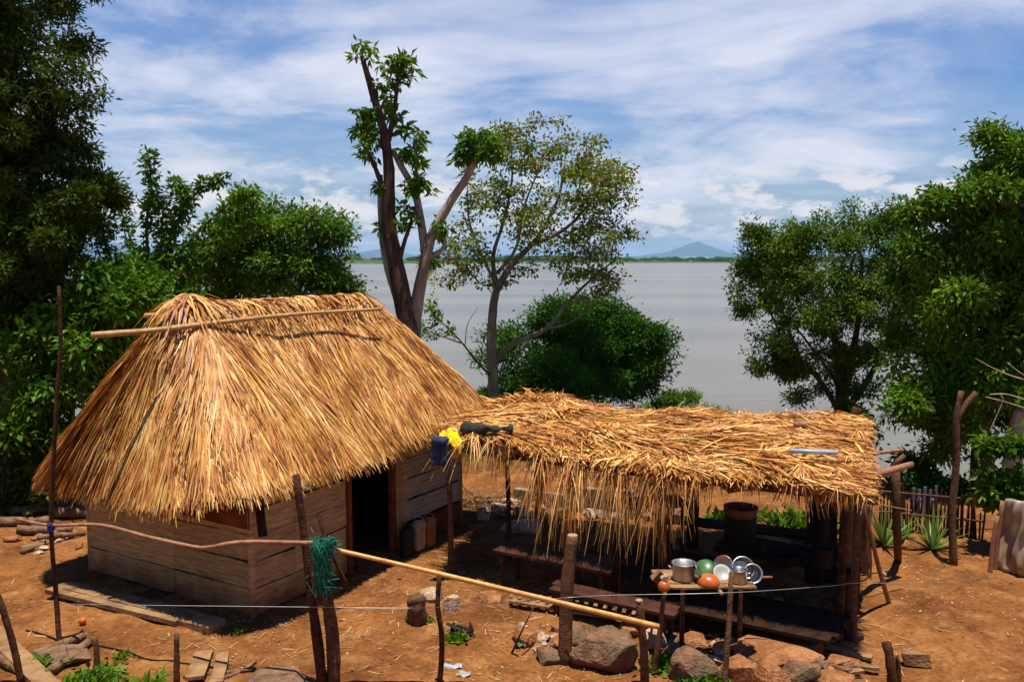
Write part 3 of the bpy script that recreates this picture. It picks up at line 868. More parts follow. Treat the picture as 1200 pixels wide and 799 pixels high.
# --- dense bush on the shore
Y = 33.5
bl_ = pxblobs([(660, 425, 75, 55, 0, 2.2), (635, 440, 45, 38, -.3, 1.6), (690, 400, 50, 45, 0, 1.8), (730, 425, 48, 42, 0, 1.8), (765, 410, 34, 28, 0, 1.2), (700, 450, 60, 32, -.4, 1.8), (770, 435, 25, 24, 0, .9), (670, 380, 36, 26, 0, 1.2), (605, 462, 22, 20, -.5, .8), (745, 455, 35, 22, -.3, 1.0), (715, 378, 22, 20, 0, .7)], Y)
cl = shell_points(bl_, 1500, .5, zmin=-1.4, bsize=.38, core=.35)
b0 = (P(670, 470, Y)[0], Y, gz(P(670, 470, Y)[0], Y))
tree('shore_bush', 'dense dark green bush standing at the water edge behind the shelter', 'bush', b0,
     [limb([b0, P(668, 440, Y), P(672, 400, Y)], .14, .05), limb([b0, P(700, 440, Y), P(740, 420, Y)], .1, .03), limb([b0, P(640, 450, Y), P(625, 440, Y)], .08, .03)], cl,
     dict(rc=.36, n_per=42, Lf=.19, Wf=.07, droop=.05, upb=.5), M_leaf_dense, M_bark, tip=.006, nside=7)

# --- right middle tree
Y = 21.0
tz = gz(P(985, 480, Y)[0], Y)
b0 = (P(985, 480, Y)[0], Y, tz)
bl_ = pxblobs([(905, 300, 42, 34, 0, .9), (950, 285, 48, 34, 0, 1.1), (1000, 290, 45, 44, .2, 1.2), (1045, 270, 36, 34, .3, .9), (900, 345, 42, 32, -.2, .9), (950, 350, 60, 45, -.4, 1.3), (1010, 350, 55, 50, 0, 1.4), (1055, 330, 38, 50, .2, 1.0), (905, 400, 34, 28, 0, .8),
               (960, 415, 48, 34, 0, 1.0), (1020, 415, 45, 32, 0, 1.0), (985, 262, 26, 18, 0, .5), (890, 275, 9, 12, 0, .3), (1060, 390, 32, 32, .2, .8), (920, 430, 20, 12, 0, .4), (985, 450, 25, 20, 0, .5), (875, 330, 14, 12, 0, .3), (955, 452, 36, 20, 0, .7), (1018, 455, 34, 22, 0, .7), (895, 425, 22, 14, 0, .5)], Y)
cl = shell_points(bl_, 1350, .4, per=14, bsize=.32, core=.32)
for u_, v_, h_ in ((878, 262, 40), (905, 285, 30), (960, 250, 24), (998, 240, 34), (1030, 245, 30), (1052, 236, 34), (1072, 245, 30), (866, 330, 20), (930, 262, 26)):
    cl = np.concatenate([cl, np.array([P(u_ + rng.normal(0, 2.5), v_ + h_ * q_, Y + rng.normal(0, .1)) for q_ in np.linspace(0, 1.4, 14)])])
lm = [limb([(b0[0], Y, tz - .1), P(985, 470, Y), P(984, 430, Y), P(975, 380, Y), P(955, 320, Y)], .17, .04), limb([P(985, 480, Y), P(998, 420, Y), P(1008, 360, Y), P(1010, 300, Y)], .13, .03),
      limb([P(982, 480, Y - .1), P(960, 445, Y - .2), P(925, 410, Y - .2), P(900, 360, Y)], .08, .02), limb([P(992, 480, Y), P(1020, 440, Y + .2), P(1045, 380, Y + .2), P(1050, 300, Y + .2)], .1, .03),
      limb([P(990, 480, Y + .2), P(975, 440, Y + .3), P(930, 380, Y + .3)], .07, .02)]
tree('lakeside_tree', 'bushy small-leaved tree between the lake and the right end of the shelter', 'tree', b0, lm, cl,
     dict(rc=.21, n_per=34, Lf=.115, Wf=.045, droop=.12, upb=.5), M_leaf_tree, M_bark, tip=.005)
# wispy outer shoots
t = bpy.data.objects['lakeside_tree']

# --- right big tree
Y = 17.5
bl_ = pxblobs([(1175, 190, 36, 30, 0, .9), (1150, 235, 44, 34, 0, 1.1), (1195, 240, 50, 60, .2, 1.5), (1120, 285, 50, 40, 0, 1.2), (1175, 310, 60, 55, 0, 1.6), (1095, 335, 42, 44, 0, 1.1), (1140, 380, 60, 45, -.2, 1.4), (1200, 390, 60, 60, 0, 1.5),
               (1085, 400, 40, 34, 0, .9), (1120, 440, 45, 34, 0, 1.0), (1070, 455, 34, 26, -.3, .7), (1170, 450, 45, 30, -.3, 1.0), (1110, 490, 28, 24, -.2, .6), (1060, 480, 22, 20, -.3, .4), (1240, 300, 60, 110, .3, 1.6), (1250, 180, 50, 60, .3, 1.3), (1130, 520, 16, 24, 0, .35), (1090, 255, 20, 18, 0, .5), (1085, 470, 36, 26, -.2, .6), (1130, 485, 36, 24, -.1, .6), (1100, 515, 22, 16, -.1, .4), (1175, 490, 34, 22, .2, .6), (1050, 430, 26, 22, 0, .5)], Y)
cl = shell_points(bl_, 2100, .45, per=15, bsize=.27, core=.25)
b0 = (P(1160, 560, Y)[0], Y, gz(P(1160, 560, Y)[0], Y))
lm = [limb([(b0[0], Y, b0[2] - .1), P(1148, 560, Y), P(1152, 490, Y), P(1160, 430, Y), P(1165, 340, Y), P(1172, 240, Y)], .24, .07),
      limb([P(1150, 500, Y), P(1125, 440, Y), P(1105, 380, Y), P(1100, 320, Y)], .12, .03), limb([P(1158, 420, Y), P(1190, 360, Y + .2), P(1215, 280, Y + .2)], .13, .04), limb([P(1150, 500, Y), P(1110, 470, Y - .3), P(1070, 455, Y - .3)], .06, .02)]
tree('shade_tree', 'tall dense dark tree filling the right edge beside the lake', 'tree', b0, lm, cl,
     dict(rc=.25, n_per=42, Lf=.15, Wf=.06, droop=.2, upb=.55), M_leaf_mid, M_bark, tip=.006)
# pale trunk behind on the right
Y = 16.4
b0 = (P(1196, 620, Y)[0], Y, gz(9, Y))
cl = shell_points(pxblobs([(1230, 390, 55, 40, .3, .9), (1260, 330, 50, 50, .3, .9)], Y), 130, .4)
tree('pale_trunk_tree', 'smooth pale trunk leaning at the right edge above the plastic sheet', 'tree', b0,
     [limb([b0, P(1188, 560, Y), P(1192, 500, Y), P(1215, 430, Y), P(1235, 370, Y)], .22, .1)], cl, dict(rc=.25, n_per=36, Lf=.15, Wf=.06, droop=.2), M_leaf_mid, M_bark_pale, tip=.008)

# --- dark undergrowth
for nm, lb, Yq, spec_, nq, lm_ in (('undergrowth_bush', 'dark undergrowth bush behind the stick fence and agaves', 17.6, [(1065, 560, 34, 26, 0, .5), (1100, 585, 36, 26, 0, .5), (1030, 585, 26, 22, .1, .4), (1125, 600, 30, 26, 0, .4), (1160, 610, 40, 30, 0, .5)], 190, M_leaf_dense),
                               ('undergrowth_bush', 'shady bush on the ground below the mango tree behind the wood pile', 15.6, [(0, 560, 45, 38, 0, .7), (50, 575, 35, 26, .1, .6), (-60, 560, 50, 45, 0, .8), (25, 520, 50, 30, .3, .7)], 260, M_leaf_mango),
                               ('undergrowth_bush', 'low dark bush at the foot of the lakeside tree', 20.0, [(985, 500, 30, 22, 0, .5), (1020, 510, 24, 20, 0, .4)], 70, M_leaf_dense)):
    bl_ = pxblobs(spec_, Yq); cl = shell_points(bl_, nq, .4); q0 = bl_[0]; b0 = (q0[0], q0[1], gz(q0[0], q0[1]))
    tree(nm, lb, 'bush', b0, [limb([b0, (q0[0] + .05, q0[1], b0[2] * .5 + q0[2] * .5), tuple(q0[:3])], .03, .012)], cl, dict(rc=.16, n_per=26, Lf=.15, Wf=.07, droop=.1, upb=.55), lm_, M_bark, tip=.003, nside=6)

# --- leafy shrub by the forked post
Y = 13.6
bl_ = pxblobs([(1170, 530, 32, 24, 0, .35), (1160, 560, 28, 22, 0, .3), (1190, 560, 25, 30, .1, .35), (1150, 520, 16, 14, 0, .2), (1175, 585, 24, 16, 0, .25), (1200, 520, 25, 24, .2, .3)], Y)
cl = shell_points(bl_, 110, .2)
b0 = (P(1178, 640, Y)[0], Y, gz(7.5, Y))
tree('leafy_shrub', 'light green leafy shrub between the forked post and the plastic sheet', 'shrub', b0,
     [limb([b0, P(1176, 600, Y), P(1168, 560, Y), P(1160, 520, Y)], .03, .01), limb([b0, P(1186, 590, Y), P(1195, 540, Y)], .03, .01)], cl,
     dict(rc=.12, n_per=15, Lf=.16, Wf=.08, droop=.15, upb=.6), M_leaf_mid, M_post, tip=.003, nside=6)


# ------------------------------------------------------------------ thatch strands
def strands(mb, P0, Dv, Lg, Wd, sag=0.1, segs=3, side=None, roll=.5, taper=.25, lift=None):
    n = len(P0); Dv = unit(Dv)
    if side is None: side = np.cross(Dv, np.array([0, 0, 1.]))
    side = unit(side + rng.normal(0, roll, (n, 3))); side = unit(side - Dv * np.sum(side * Dv, 1, keepdims=True))
    sag = np.broadcast_to(sag, (n,))[:, None]; Lg = np.asarray(Lg)[:, None]; Wd = np.asarray(Wd)[:, None]
    rows = []
    bend = rng.normal(0, .05, (n, 1))
    for i in range(segs + 1):
        t = i / segs
        c = P0 + Dv * Lg * t + side * bend * Lg * t * t
        c = c - np.array([0, 0, 1.]) * sag * Lg * t * t
        wv = Wd * (1 - (1 - taper) * t ** 2) * (.6 if i == 0 else 1)
        rows += [c - side * wv / 2, c + side * wv / 2]
    v = np.stack(rows, 1).reshape(-1, 3); m = 2 * (segs + 1); base_ = (np.arange(n) * m)[:, None]
    qs = np.concatenate([base_ + np.array([[2 * i, 2 * i + 1, 2 * i + 3, 2 * i + 2]]) for i in range(segs)])
    mb.addq(v, qs)


# ------------------------------------------------------------------ the hut
A = np.array(G(100, 670)); B = np.array(G(297, 724)); Cc = np.array(G(541, 612))
ew = unit(Cc - B); eu = np.array([-ew[1], ew[0], 0])
HL, HW = 4.80, 3.38          # along ew, along eu
HB = B.copy(); HB[2] = 0


def hut(u, w_, z): return HB + eu * u + ew * w_ + np.array([0, 0, z])


hut_t = thing('thatched_hut', 'wooden plank hut with steep golden palm thatch roof and open dark doorway', 'hut', tuple(hut(HW / 2, HL / 2, 0)))
ZR = 3.83; RW0, RW1 = .50, 4.15; RU = HW / 2


def eave_pts(n):
    """rounded rectangle eave outline, returns (u,w) array"""
    u0, u1, w0, w1 = -.50, HW + .55, -.70, HL + .50; r = .62
    segs_ = []
    segs_.append(((u0 + r, w0), (u1 - r, w0))); arcs = [((u1 - r, w0 + r), -90), ((u1 - r, w1 - r), 0), ((u0 + r, w1 - r), 90), ((u0 + r, w0 + r), 180)]
    pts = []
    lines = [((u0 + r, w0), (u1 - r, w0)), ((u1, w0 + r), (u1, w1 - r)), ((u1 - r, w1), (u0 + r, w1)), ((u0, w1 - r), (u0, w0 + r))]
    for (a, b), (c, an) in zip(lines, arcs):
        L_ = math.dist(a, b); m_ = max(2, int(L_ / .02))
        for i in range(m_): pts.append((a[0] + (b[0] - a[0]) * i / m_, a[1] + (b[1] - a[1]) * i / m_))
        m_ = int(r * math.pi / 2 / .02)
        for i in range(m_):
            th = R(an + 90 * i / m_); pts.append((c[0] + r * math.cos(th), c[1] + r * math.sin(th)))
    pts = np.array(pts)
    return pts[(np.arange(n) * len(pts) / n).astype(int)]


EV = eave_pts(1000)


def eave_z(u, w_):
    right = np.interp(w_, [-.6, .6, 1.8, 2.4, 3.0, 4.6, 5.4], [1.72, 1.73, 1.72, 1.78, 1.86, 2.02, 2.04])
    left = 1.42 + .02 * np.clip(u - 2, 0, 2) + .05 * np.clip(w_, 0, 9)
    t_ = sstep(1.1, -.35, u)
    return left + (right - left) * t_ + .015 * np.sin(u * 5 + w_ * 4)


def roof_pt(ti, s, lift=0.0):
    """ti index into EV (float), s from ridge 0 to eave 1"""
    e = EV[(np.asarray(ti).astype(int)) % len(EV)]
    u, w_ = e[:, 0], e[:, 1]
    rw = np.clip(w_, RW0, RW1); ru = RU + np.clip((u - RU) * .05, -.12, .12)
    zz = ZR + .05 * np.sin(rw * 3.1) + .06 * (rw < 1.4)
    ze = eave_z(u, w_)
    bul = .13 * np.sin(np.pi * s) + .07 * np.sin(np.pi * np.clip(s * 2.2, 0, 1))
    du = u - RU; dw = w_ - rw; nn = np.sqrt(du ** 2 + dw ** 2) + 1e-6
    hu = ru + (u - ru) * s + du / nn * (bul * .55 + lift * .7); hw = rw + (w_ - rw) * s + dw / nn * (bul * .55 + lift * .7)
    hz_ = zz + (ze - zz) * s + bul * .5 + lift * .6
    return HB + eu * hu[:, None] + ew * hw[:, None] + np.array([0, 0, 1.]) * hz_[:, None]


# shell under the strands
rb = MB(); NT, NS = 200, 12; rows = []
for i in range(NS + 1): rows.append(roof_pt(np.arange(NT) * 5, np.full(NT, i / NS), -.02))
for i in range(NS, -1, -1): rows.append(roof_pt(np.arange(NT) * 5, np.full(NT, i / NS), -.14 if i < NS else -.05))
v = np.concatenate(rows); fs = []
for i in range(len(rows) - 1):
    for j in range(NT):
        k_ = (j + 1) % NT; fs.append((i * NT + j, (i + 1) * NT + j, (i + 1) * NT + k_, i * NT + k_))
rb.add(v, fs)
roof = rb.build('roof', M_thatch_old, hut_t)
roof['_w'] = list(hut_t['_w'])
sb = MB()
NST = 31000
ti = rng.uniform(0, 1000, NST); s0 = rng.beta(1.15, 1.0, NST) * 1.0 - .02
Ls = rng.uniform(.35, .85, NST)
slope_len = 2.9
p0 = roof_pt(ti, s0, 0.0) + 0
lift = rng.uniform(.0, .055, NST)
p0 = roof_pt(ti, s0, 0) ; p0[:, 2] += lift
s1 = s0 + .25
p1 = roof_pt(ti, s1, 0)
dv = unit(p1 - p0 + np.array([0, 0, .02]))
# locally coherent lean of the bundles
lean = .16 * np.sin(ti * .045 + s0 * 5) + .12 * np.sin(ti * .17 + 2 * s0) + rng.normal(0, .10, NST)
sd_ = unit(np.cross(dv, np.array([0, 0, 1.])))
dv = dv + sd_ * lean[:, None] + rng.normal(0, .025, (NST, 3))
# clip so that strands end raggedly round the eave
maxL = np.maximum(.12, (1.0 - s0) * slope_len + rng.normal(.02, .04, NST))
Ls = np.minimum(Ls, maxL)
strands(sb, p0, dv, Ls, rng.uniform(.013, .042, NST), sag=.02, segs=2, side=sd_, roll=.26, taper=.2)
# eave trim: short strands hanging at the edge
ne = 6500
ti = rng.uniform(0, 1000, ne); p0 = roof_pt(ti, np.full(ne, .9) + rng.uniform(-.05, .09, ne), 0) + np.array([0, 0, 1.]) * rng.uniform(-.05, .03, (ne, 1))
p1 = roof_pt(ti, np.full(ne, 1.15), 0); dv = unit(p1 - p0) + rng.normal(0, .08, (ne, 3))
strands(sb, p0, dv, rng.uniform(.10, .20, ne), rng.uniform(.010, .024, ne), sag=.15, segs=2, roll=.4, taper=.3)
# crossed untidy leaves over the ridge
nr = 3200
wv = rng.uniform(RW0 - .15, RW1 + .1, nr); uu = RU + rng.normal(0, .10, nr); zz = ZR + .10 - np.abs(uu - RU) * .5 + rng.uniform(0, .07, nr) + .12 * np.exp(-((wv - .6) / .25) ** 2)
p0 = HB + eu * uu[:, None] + ew * wv[:, None] + np.array([0, 0, 1.]) * zz[:, None]
an = rng.normal(0, .9, nr); sg = np.where(rng.random(nr) < .62, -1, 1)
dv = eu * (sg * np.cos(an))[:, None] + ew * np.sin(an)[:, None] + np.array([0, 0, 1.]) * rng.uniform(-.25, .22, (nr, 1))
strands(sb, p0, dv, rng.uniform(.25, .7, nr), rng.uniform(.018, .045, nr), sag=.75, segs=4, roll=.3, taper=.2)
sb.build('thatch', M_thatch, roof)
# ridge poles
pl = MB(); pts = smooth_path([P(107, 393, 11.1), P(190, 386, 11.6), P(262, 377, 12.1), P(350, 368, 13.2), P(447, 362, 14.5)], 4)
pl.tube(pts, np.linspace(.040, .026, len(pts)), 8, wob=.05); pl.build('ridge_pole', M_pole, hut_t, smooth=True)
pl = MB(); pl.tube(smooth_path([P(170, 370, 12.3), P(195, 368.5, 12.6), P(225, 366, 13.0)], 3), .035, 8, wob=.05); pl.build('ridge_pole', M_pole, hut_t, smooth=True)

# walls: boards, slightly uneven, with dark gaps
def wall_boards(p0, p1, nrm, z0, z1, n, thick=.03, breaks=(), tilt=None):
    mb = MB(); p0 = np.array(p0); p1 = np.array(p1); ed = list(np.linspace(z0, z1, n + 1))
    dir_ = unit(p1 - p0); L_ = np.linalg.norm(p1 - p0)
    xs_ = [0.0] + [b * L_ for b in breaks] + [L_]
    for i in range(n):
        for a_, b_ in zip(xs_[:-1], xs_[1:]):
            dz0 = rng.normal(0, .007); dz1 = rng.normal(0, .007); off = rng.uniform(0, .014)
            q0 = p0 + dir_ * (a_ + .003) + nrm * off; q1 = p0 + dir_ * (b_ - .003) + nrm * (off + rng.normal(0, .004))
            lo, hi = ed[i] + rng.uniform(.006, .014), ed[i + 1] - rng.uniform(.006, .014)
            vs = []
            m_ = 6
            for k2 in range(m_ + 1):
                t_ = k2 / m_; c_ = q0 + (q1 - q0) * t_
                zl = lo + dz0 + (dz1 - dz0) * t_ + rng.normal(0, .004); zh = hi + dz0 + (dz1 - dz0) * t_ + rng.normal(0, .004)
                for o_, z_ in ((0, zl), (thick, zl), (thick, zh), (0, zh)):
                    vs.append(c_ + nrm * (o_ - thick) + np.array([0, 0, z_]))
            f = [(0, 1, 2, 3), (4 * m_ + 3, 4 * m_ + 2, 4 * m_ + 1, 4 * m_)]
            for k2 in range(m_):
                for j in range(4): f.append((4 * k2 + j, 4 * k2 + 4 + j, 4 * k2 + 4 + (j + 1) % 4, 4 * k2 + (j + 1) % 4))
            mb.add(vs, f)
    return mb


nl, nr_ = -ew, -eu          # outward normals of the near end and the long door side
# interior lining (keeps light out through the gaps)
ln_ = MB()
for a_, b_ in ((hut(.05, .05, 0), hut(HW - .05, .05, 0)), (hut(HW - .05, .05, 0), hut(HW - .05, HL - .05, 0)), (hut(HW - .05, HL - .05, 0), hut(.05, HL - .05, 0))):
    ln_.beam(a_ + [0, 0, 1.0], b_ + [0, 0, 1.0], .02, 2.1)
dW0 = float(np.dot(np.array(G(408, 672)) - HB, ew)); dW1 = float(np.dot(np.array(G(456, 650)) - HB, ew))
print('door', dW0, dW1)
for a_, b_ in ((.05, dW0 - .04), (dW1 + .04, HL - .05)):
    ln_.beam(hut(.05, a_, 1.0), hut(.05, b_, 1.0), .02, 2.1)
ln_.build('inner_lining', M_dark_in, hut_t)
wall_boards(hut(0, 0, 0), hut(HW, 0, 0), nl, .02, 1.80, 5, breaks=(.44,)).build('wall', M_plank, hut_t)
ub = wall_boards(hut(0, .005, 0), hut(HW, .005, 0), nl, 1.26, 2.3, 3, breaks=()); 
wall_boards(hut(0, 0, 0) + nl * .02, hut(HW * .75, 0, 0) + nl * .02, nl, 1.16, 2.1, 3).build('upper_board', M_plank_red, hut_t)
w1_ = wall_boards(hut(0, .02, 0), hut(0, dW0 - .06, 0), nr_, .02, 2.12, 6, breaks=(.42,)); w1_.build('wall', M_plank_r, hut_t)
w2_ = wall_boards(hut(0, dW1 + .42, 0), hut(0, HL, 0), nr_, .42, 2.12, 5); w2_.build('wall', M_plank_grey, hut_t)['label'] = 'pale grey plank wall right of the doorway'
w4_ = wall_boards(hut(0, dW1 + .42, 0), hut(0, HL, 0), nr_, 0.0, .40, 1); w4_.build('wall_base', M_plank_red, hut_t)
wall_boards(hut(HW, 0, 0), hut(HW, HL, 0), eu, 0, 2.0, 6, breaks=(.5,)).build('wall', M_plank, hut_t)
wall_boards(hut(0, HL, 0), hut(HW, HL, 0), ew, 0, 2.2, 6, breaks=(.5,)).build('wall', M_plank, hut_t)
df = MB()
for w0_, w1__ in ((dW0 - .05, dW0 + .0), ): df.box(hut(-.012, dW0 - .02, 1.06), (.08, .09, 2.12), Matrix.Rotation(math.atan2(ew[1], ew[0]), 3, 'Z'))
df.box(hut(-.012, dW1 + .05, 1.06), (.09, .08, 2.12), Matrix.Rotation(math.atan2(ew[1], ew[0]), 3, 'Z'))
df.build('door_frame', M_plank_red, hut_t)
df = MB()
for i in range(3):
    df.box(hut(-.01, dW1 + .10 + .055 + i * .105, 1.06), (.098, .03, 2.12), Matrix.Rotation(math.atan2(ew[1], ew[0]), 3, 'Z'))
df.build('upright_board', M_plank_r, hut_t)
for u, w__ in ((.02, .02), (HW - .02, .02), (.02, HL - .02), (HW - .02, HL - .02)):
    cpst = MB(); cpst.tube([hut(u, w__, -.1), hut(u, w__, 2.2)], .045, 8, wob=.06); cpst.build('corner_post', M_plank_r, hut_t)
# dark board hanging under the eave near the corner
hb = MB(); hb.beam(P(303, 585, 10.9), P(308, 628, 10.9), .11, .03, up=(0, -1, 0)); hb.build('hanging_board', M_dark_in, hut_t)
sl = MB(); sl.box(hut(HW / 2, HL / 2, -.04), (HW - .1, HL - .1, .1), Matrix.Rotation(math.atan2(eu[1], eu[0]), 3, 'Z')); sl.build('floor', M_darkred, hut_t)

# things leaning on or lying by the hut
st_ = MB(); st_.tube(smooth_path([P(373, 603, 11.35), P(385, 640, 11.3), P(410, 692, 11.45)], 3), [.026] * 7, 7, wob=.06)
single(st_, 'leaning_stick', M_post, 'dark stick leaning against the hut wall left of the doorway', 'stick', smooth=True)
hg = MB(); c_ = np.array(P(366, 620, 11.35)); hg.lathe(c_, [(.005, -.03), (.05, -.02), (.075, .02), (.07, .025), (.045, -.01), (.004, -.018)], 18, Matrix.Rotation(1.1, 4, 'Y')); 
single(hg, 'hanging_bowl', M_cream, 'small pale bowl hanging on the hut wall above the green net', 'bowl', smooth=True)


def jerrycan(px, py, m, label, h=.48, r=.10):
    x, y, _ = G(px, py); t_ = thing('jerrycan', label, 'jerrycan', (x, y, gz(x, y)), 'jerrycans by the hut wall')
    b_ = MB(); prof = [(r * .9, 0), (r, .03), (r, h * .3), (r * .97, h * .5), (r, h * .7), (r, h * .88), (r * .6, h * .96), (.035, h)]
    b_.lathe((0, 0, 0), prof, 28); v_ = b_.V[0]; rr_ = np.hypot(v_[:, 0], v_[:, 1]) + 1e-9; c_, s_ = v_[:, 0] / rr_, v_[:, 1] / rr_
    f_ = (np.abs(c_) ** 6 + np.abs(s_) ** 6) ** (-1 / 6); a_ = math.atan2(ew[1], ew[0]); X_, Y_ = v_[:, 0] * f_ * 1.15, v_[:, 1] * f_ * .72
    b_.V[0] = np.stack([X_ * math.cos(a_) - Y_ * math.sin(a_) + x, X_ * math.sin(a_) + Y_ * math.cos(a_) + y, v_[:, 2] + gz(x, y)], 1); b_.build('body', m, t_, smooth=True)
    c = MB(); c.lathe((x + .02, y, gz(x, y) + h), [(.032, 0), (.034, .03), (.03, .04)], 12); c.build('cap', M_dark_in, t_)
    c = MB(); z_ = gz(x, y) + h; c.tube([(x - .07, y, z_ - .03), (x - .06, y, z_ + .035), (x, y, z_ + .05), (x + .06, y, z_ + .035), (x + .07, y, z_ - .03)], .012, 6); c.build('handle', m, t_, smooth=True)


jerrycan(477, 652, M_soot, 'black jerrycan in the shade nearest the hut doorway')
jerrycan(491, 645, M_cream, 'cream jerrycan standing between the black and the orange one')
jerrycan(503, 639, M_orange, 'orange jerrycan standing last in the row by the hut wall')

# slab of weathered boards on the ground by the near end
t_ = thing('board_slab', 'long weathered wooden slab lying on the earth below the near end of the hut', 'board', G(150, 715))
pb = MB(); a1 = np.array(G(52, 699)); b1 = np.array(G(205, 737)); dd = unit(b1 - a1); pn = np.array([-dd[1], dd[0], 0])
for i in range(3):
    o_ = pn * (.13 * i + .06) + np.array([0, 0, .07 + rng.uniform(-.006, .006)]); pb.beam(a1 + o_ + dd * rng.uniform(-.05, .05), b1 + o_ + dd * rng.uniform(-.06, .06), .12, .06, n=8)
pb.build('plank', M_oldwood, t_)
pb = MB()
for q_ in (.15, .8): pb.beam(a1 + (b1 - a1) * q_ + pn * .02 + [0, 0, .02], a1 + (b1 - a1) * q_ + pn * .42 + [0, 0, .02], .08, .04)
pb.build('bearer', M_post, t_)
sb_ = MB(); a1 = np.array(G(205, 726)); b1 = np.array(G(255, 738)); sb_.beam(a1 + [0, 0, .05], b1 + [0, 0, .05], .3, .08, n=4)
single(sb_, 'doorstep_plank', M_oldwood, 'short wide plank at the right tip of the long slab', 'plank')

# ------------------------------------------------------------------ open shelter
sh_c = [np.array(x, float) for x in (G(540, 517, 1.98), G(1022, 577, 2.0), G(1012, 492, 2.05), G(588, 474, 2.05))]
NL, NRt, BR, BL = sh_c
print('shelter', sh_c)
sh_t = thing('thatched_shelter', 'open-sided cooking shelter with flat ragged palm thatch roof on crooked posts', 'shelter', (2.0, 12.5, 0))


def sroof(a, b, lift=0.0):
    """a: left->right, b: front->back"""
    a = np.asarray(a, float); b = np.asarray(b, float)
    p_ = ((1 - a) * (1 - b))[:, None] * NL + (a * (1 - b))[:, None] * NRt + (a * b)[:, None] * BR + ((1 - a) * b)[:, None] * BL
    hump = .10 * np.sin(np.pi * np.clip(a, 0, 1)) * np.sin(np.pi * np.clip(b, 0, 1)) + .035 * np.sin(a * 17 + b * 5) + .03 * np.sin(b * 13 - a * 9 + 1) + .09 * np.exp(-((a - .12) / .10) ** 2 - ((b - .92) / .16) ** 2) + .05 * np.sin(a * 6.3 + 1)
    p_[:, 2] += hump + lift
    return p_


n1_, n2_ = 36, 20; aa, bb = np.meshgrid(np.linspace(-.015, 1.0, n1_), np.linspace(-.02, 1.0, n2_))
top = sroof(aa.ravel(), bb.ravel(), 0.0); bot = sroof(aa.ravel(), bb.ravel(), -.10)
ii = np.arange(n1_ * n2_).reshape(n2_, n1_); rb = MB()
jag = rng.normal(0, .03, top.shape); top += jag; bot += jag
qt = np.stack([ii[:-1, :-1], ii[:-1, 1:], ii[1:, 1:], ii[1:, :-1]], -1).reshape(-1, 4)
rb.addq(np.concatenate([top, bot]), np.concatenate([qt, (qt + n1_ * n2_)[:, ::-1]]))
n_all = n1_ * n2_; per = list(ii[0, :]) + list(ii[1:, -1]) + list(ii[-1, -2::-1]) + list(ii[-2:0:-1, 0])
rb.F += [(int(per[i]), int(per[i] + n_all), int(per[(i + 1) % len(per)] + n_all), int(per[(i + 1) % len(per)])) for i in range(len(per))]
sroof_o = rb.build('roof', M_thatch_old, sh_t); sroof_o['_w'] = list(sh_t['_w'])
sb = MB()
fr = unit(NRt - NL); bk = unit((BL - NL) + (BR - NRt))
# body: leaves lying flat in bundles, mostly along the length
nb = 12500
a_ = rng.uniform(-.03, .985, nb); b_ = rng.uniform(-.02, 1.0, nb)
p0 = sroof(a_, b_, 0) + np.array([0, 0, 1.]) * rng.uniform(-.01, .06, (nb, 1))
ang = .55 * np.sin(a_ * 9 + b_ * 4) + .5 * np.sin(a_ * 21 - b_ * 11 + 1) + rng.normal(0, .38, nb)
# near the front the leaves swing towards the edge
ang = ang - np.clip(1 - b_ / .33, 0, 1) * 1.05
sgn = np.where(rng.random(nb) < .5, 1, -1)
dv = fr * np.cos(ang)[:, None] + bk * np.sin(ang)[:, None]; dv = dv * np.where((b_ < .25) & (dv @ bk > 0), -1, np.where(b_ >= .25, sgn, 1))[:, None]
dv[:, 2] += rng.normal(0.02, .07, nb)
p_end = p0 - dv * 0; 
Lb = np.minimum(rng.uniform(.35, .95, nb), np.where(b_ < .33, b_ * 3.4 + .52, 2))
ca_ = dv @ fr
Lb = np.where(ca_ > .1, np.minimum(Lb, np.maximum(.10, (1.02 - a_) * 5.5 / np.maximum(ca_, .1) + .25)), Lb)
strands(sb, p0 - dv * .25, dv, Lb, rng.uniform(.014, .042, nb), sag=rng.uniform(.02, .14, nb), segs=3, roll=.35, taper=.25)


# front fringe: hanging tips, long in tufts
def fringe_len(a):
    # a = 0..1 along front edge; lengths in metres
    return np.interp(a, [0, .03, .08, .13, .17, .20, .27, .34, .38, .42, .46, .50, .55, .60, .64, .75, .9, 1.0],
                     [.15, .30, .42, .50, .14, .75, 1.0, 1.12, .22, .95, 1.05, .80, .95, .62, .22, .16, .12, .10])


nf = 5000
a_ = rng.uniform(0, 1, nf); dens = .12 + .88 * (np.sin(a_ * 61) * .5 + .5) * np.interp(a_, [0, .06, .09, .13, .16, .19, .22, .33, .36, .385, .41, .45, .48, .51, .56, .62, .68, 1], [.5, .5, 1, .8, .02, .05, 1, 1, .3, .05, .9, 1, .4, 1, .9, .6, .4, .4])
dens = dens * (.35 + .9 * (np.sin(a_ * 143 + 2) * np.sin(a_ * 37) > -.15)); a_ = a_[rng.random(nf) < dens]; nf = len(a_)
b_ = rng.uniform(-.03, .10, nf)
p0 = sroof(a_, b_, 0) + np.array([0, 0, 1.]) * rng.uniform(-.03, .07, (nf, 1))
Lf_ = fringe_len(a_) * rng.uniform(.25, 1.0, nf) ** 1.0 + .12
dv = -bk * rng.uniform(.25, 1.0, (nf, 1)) + fr * rng.normal(0, .28, (nf, 1)) + np.array([0, 0, 1.]) * rng.uniform(-.9, -.05, (nf, 1))
dv = unit(dv)
# a leaf starts on the roof and then drops: two-part arc using strong sag
strands(sb, p0, dv * np.array([.55, .55, 1]), Lf_ * .75, rng.uniform(.006, .016, nf), sag=rng.uniform(.35, 1.0, nf), segs=4, roll=.5, taper=.2)
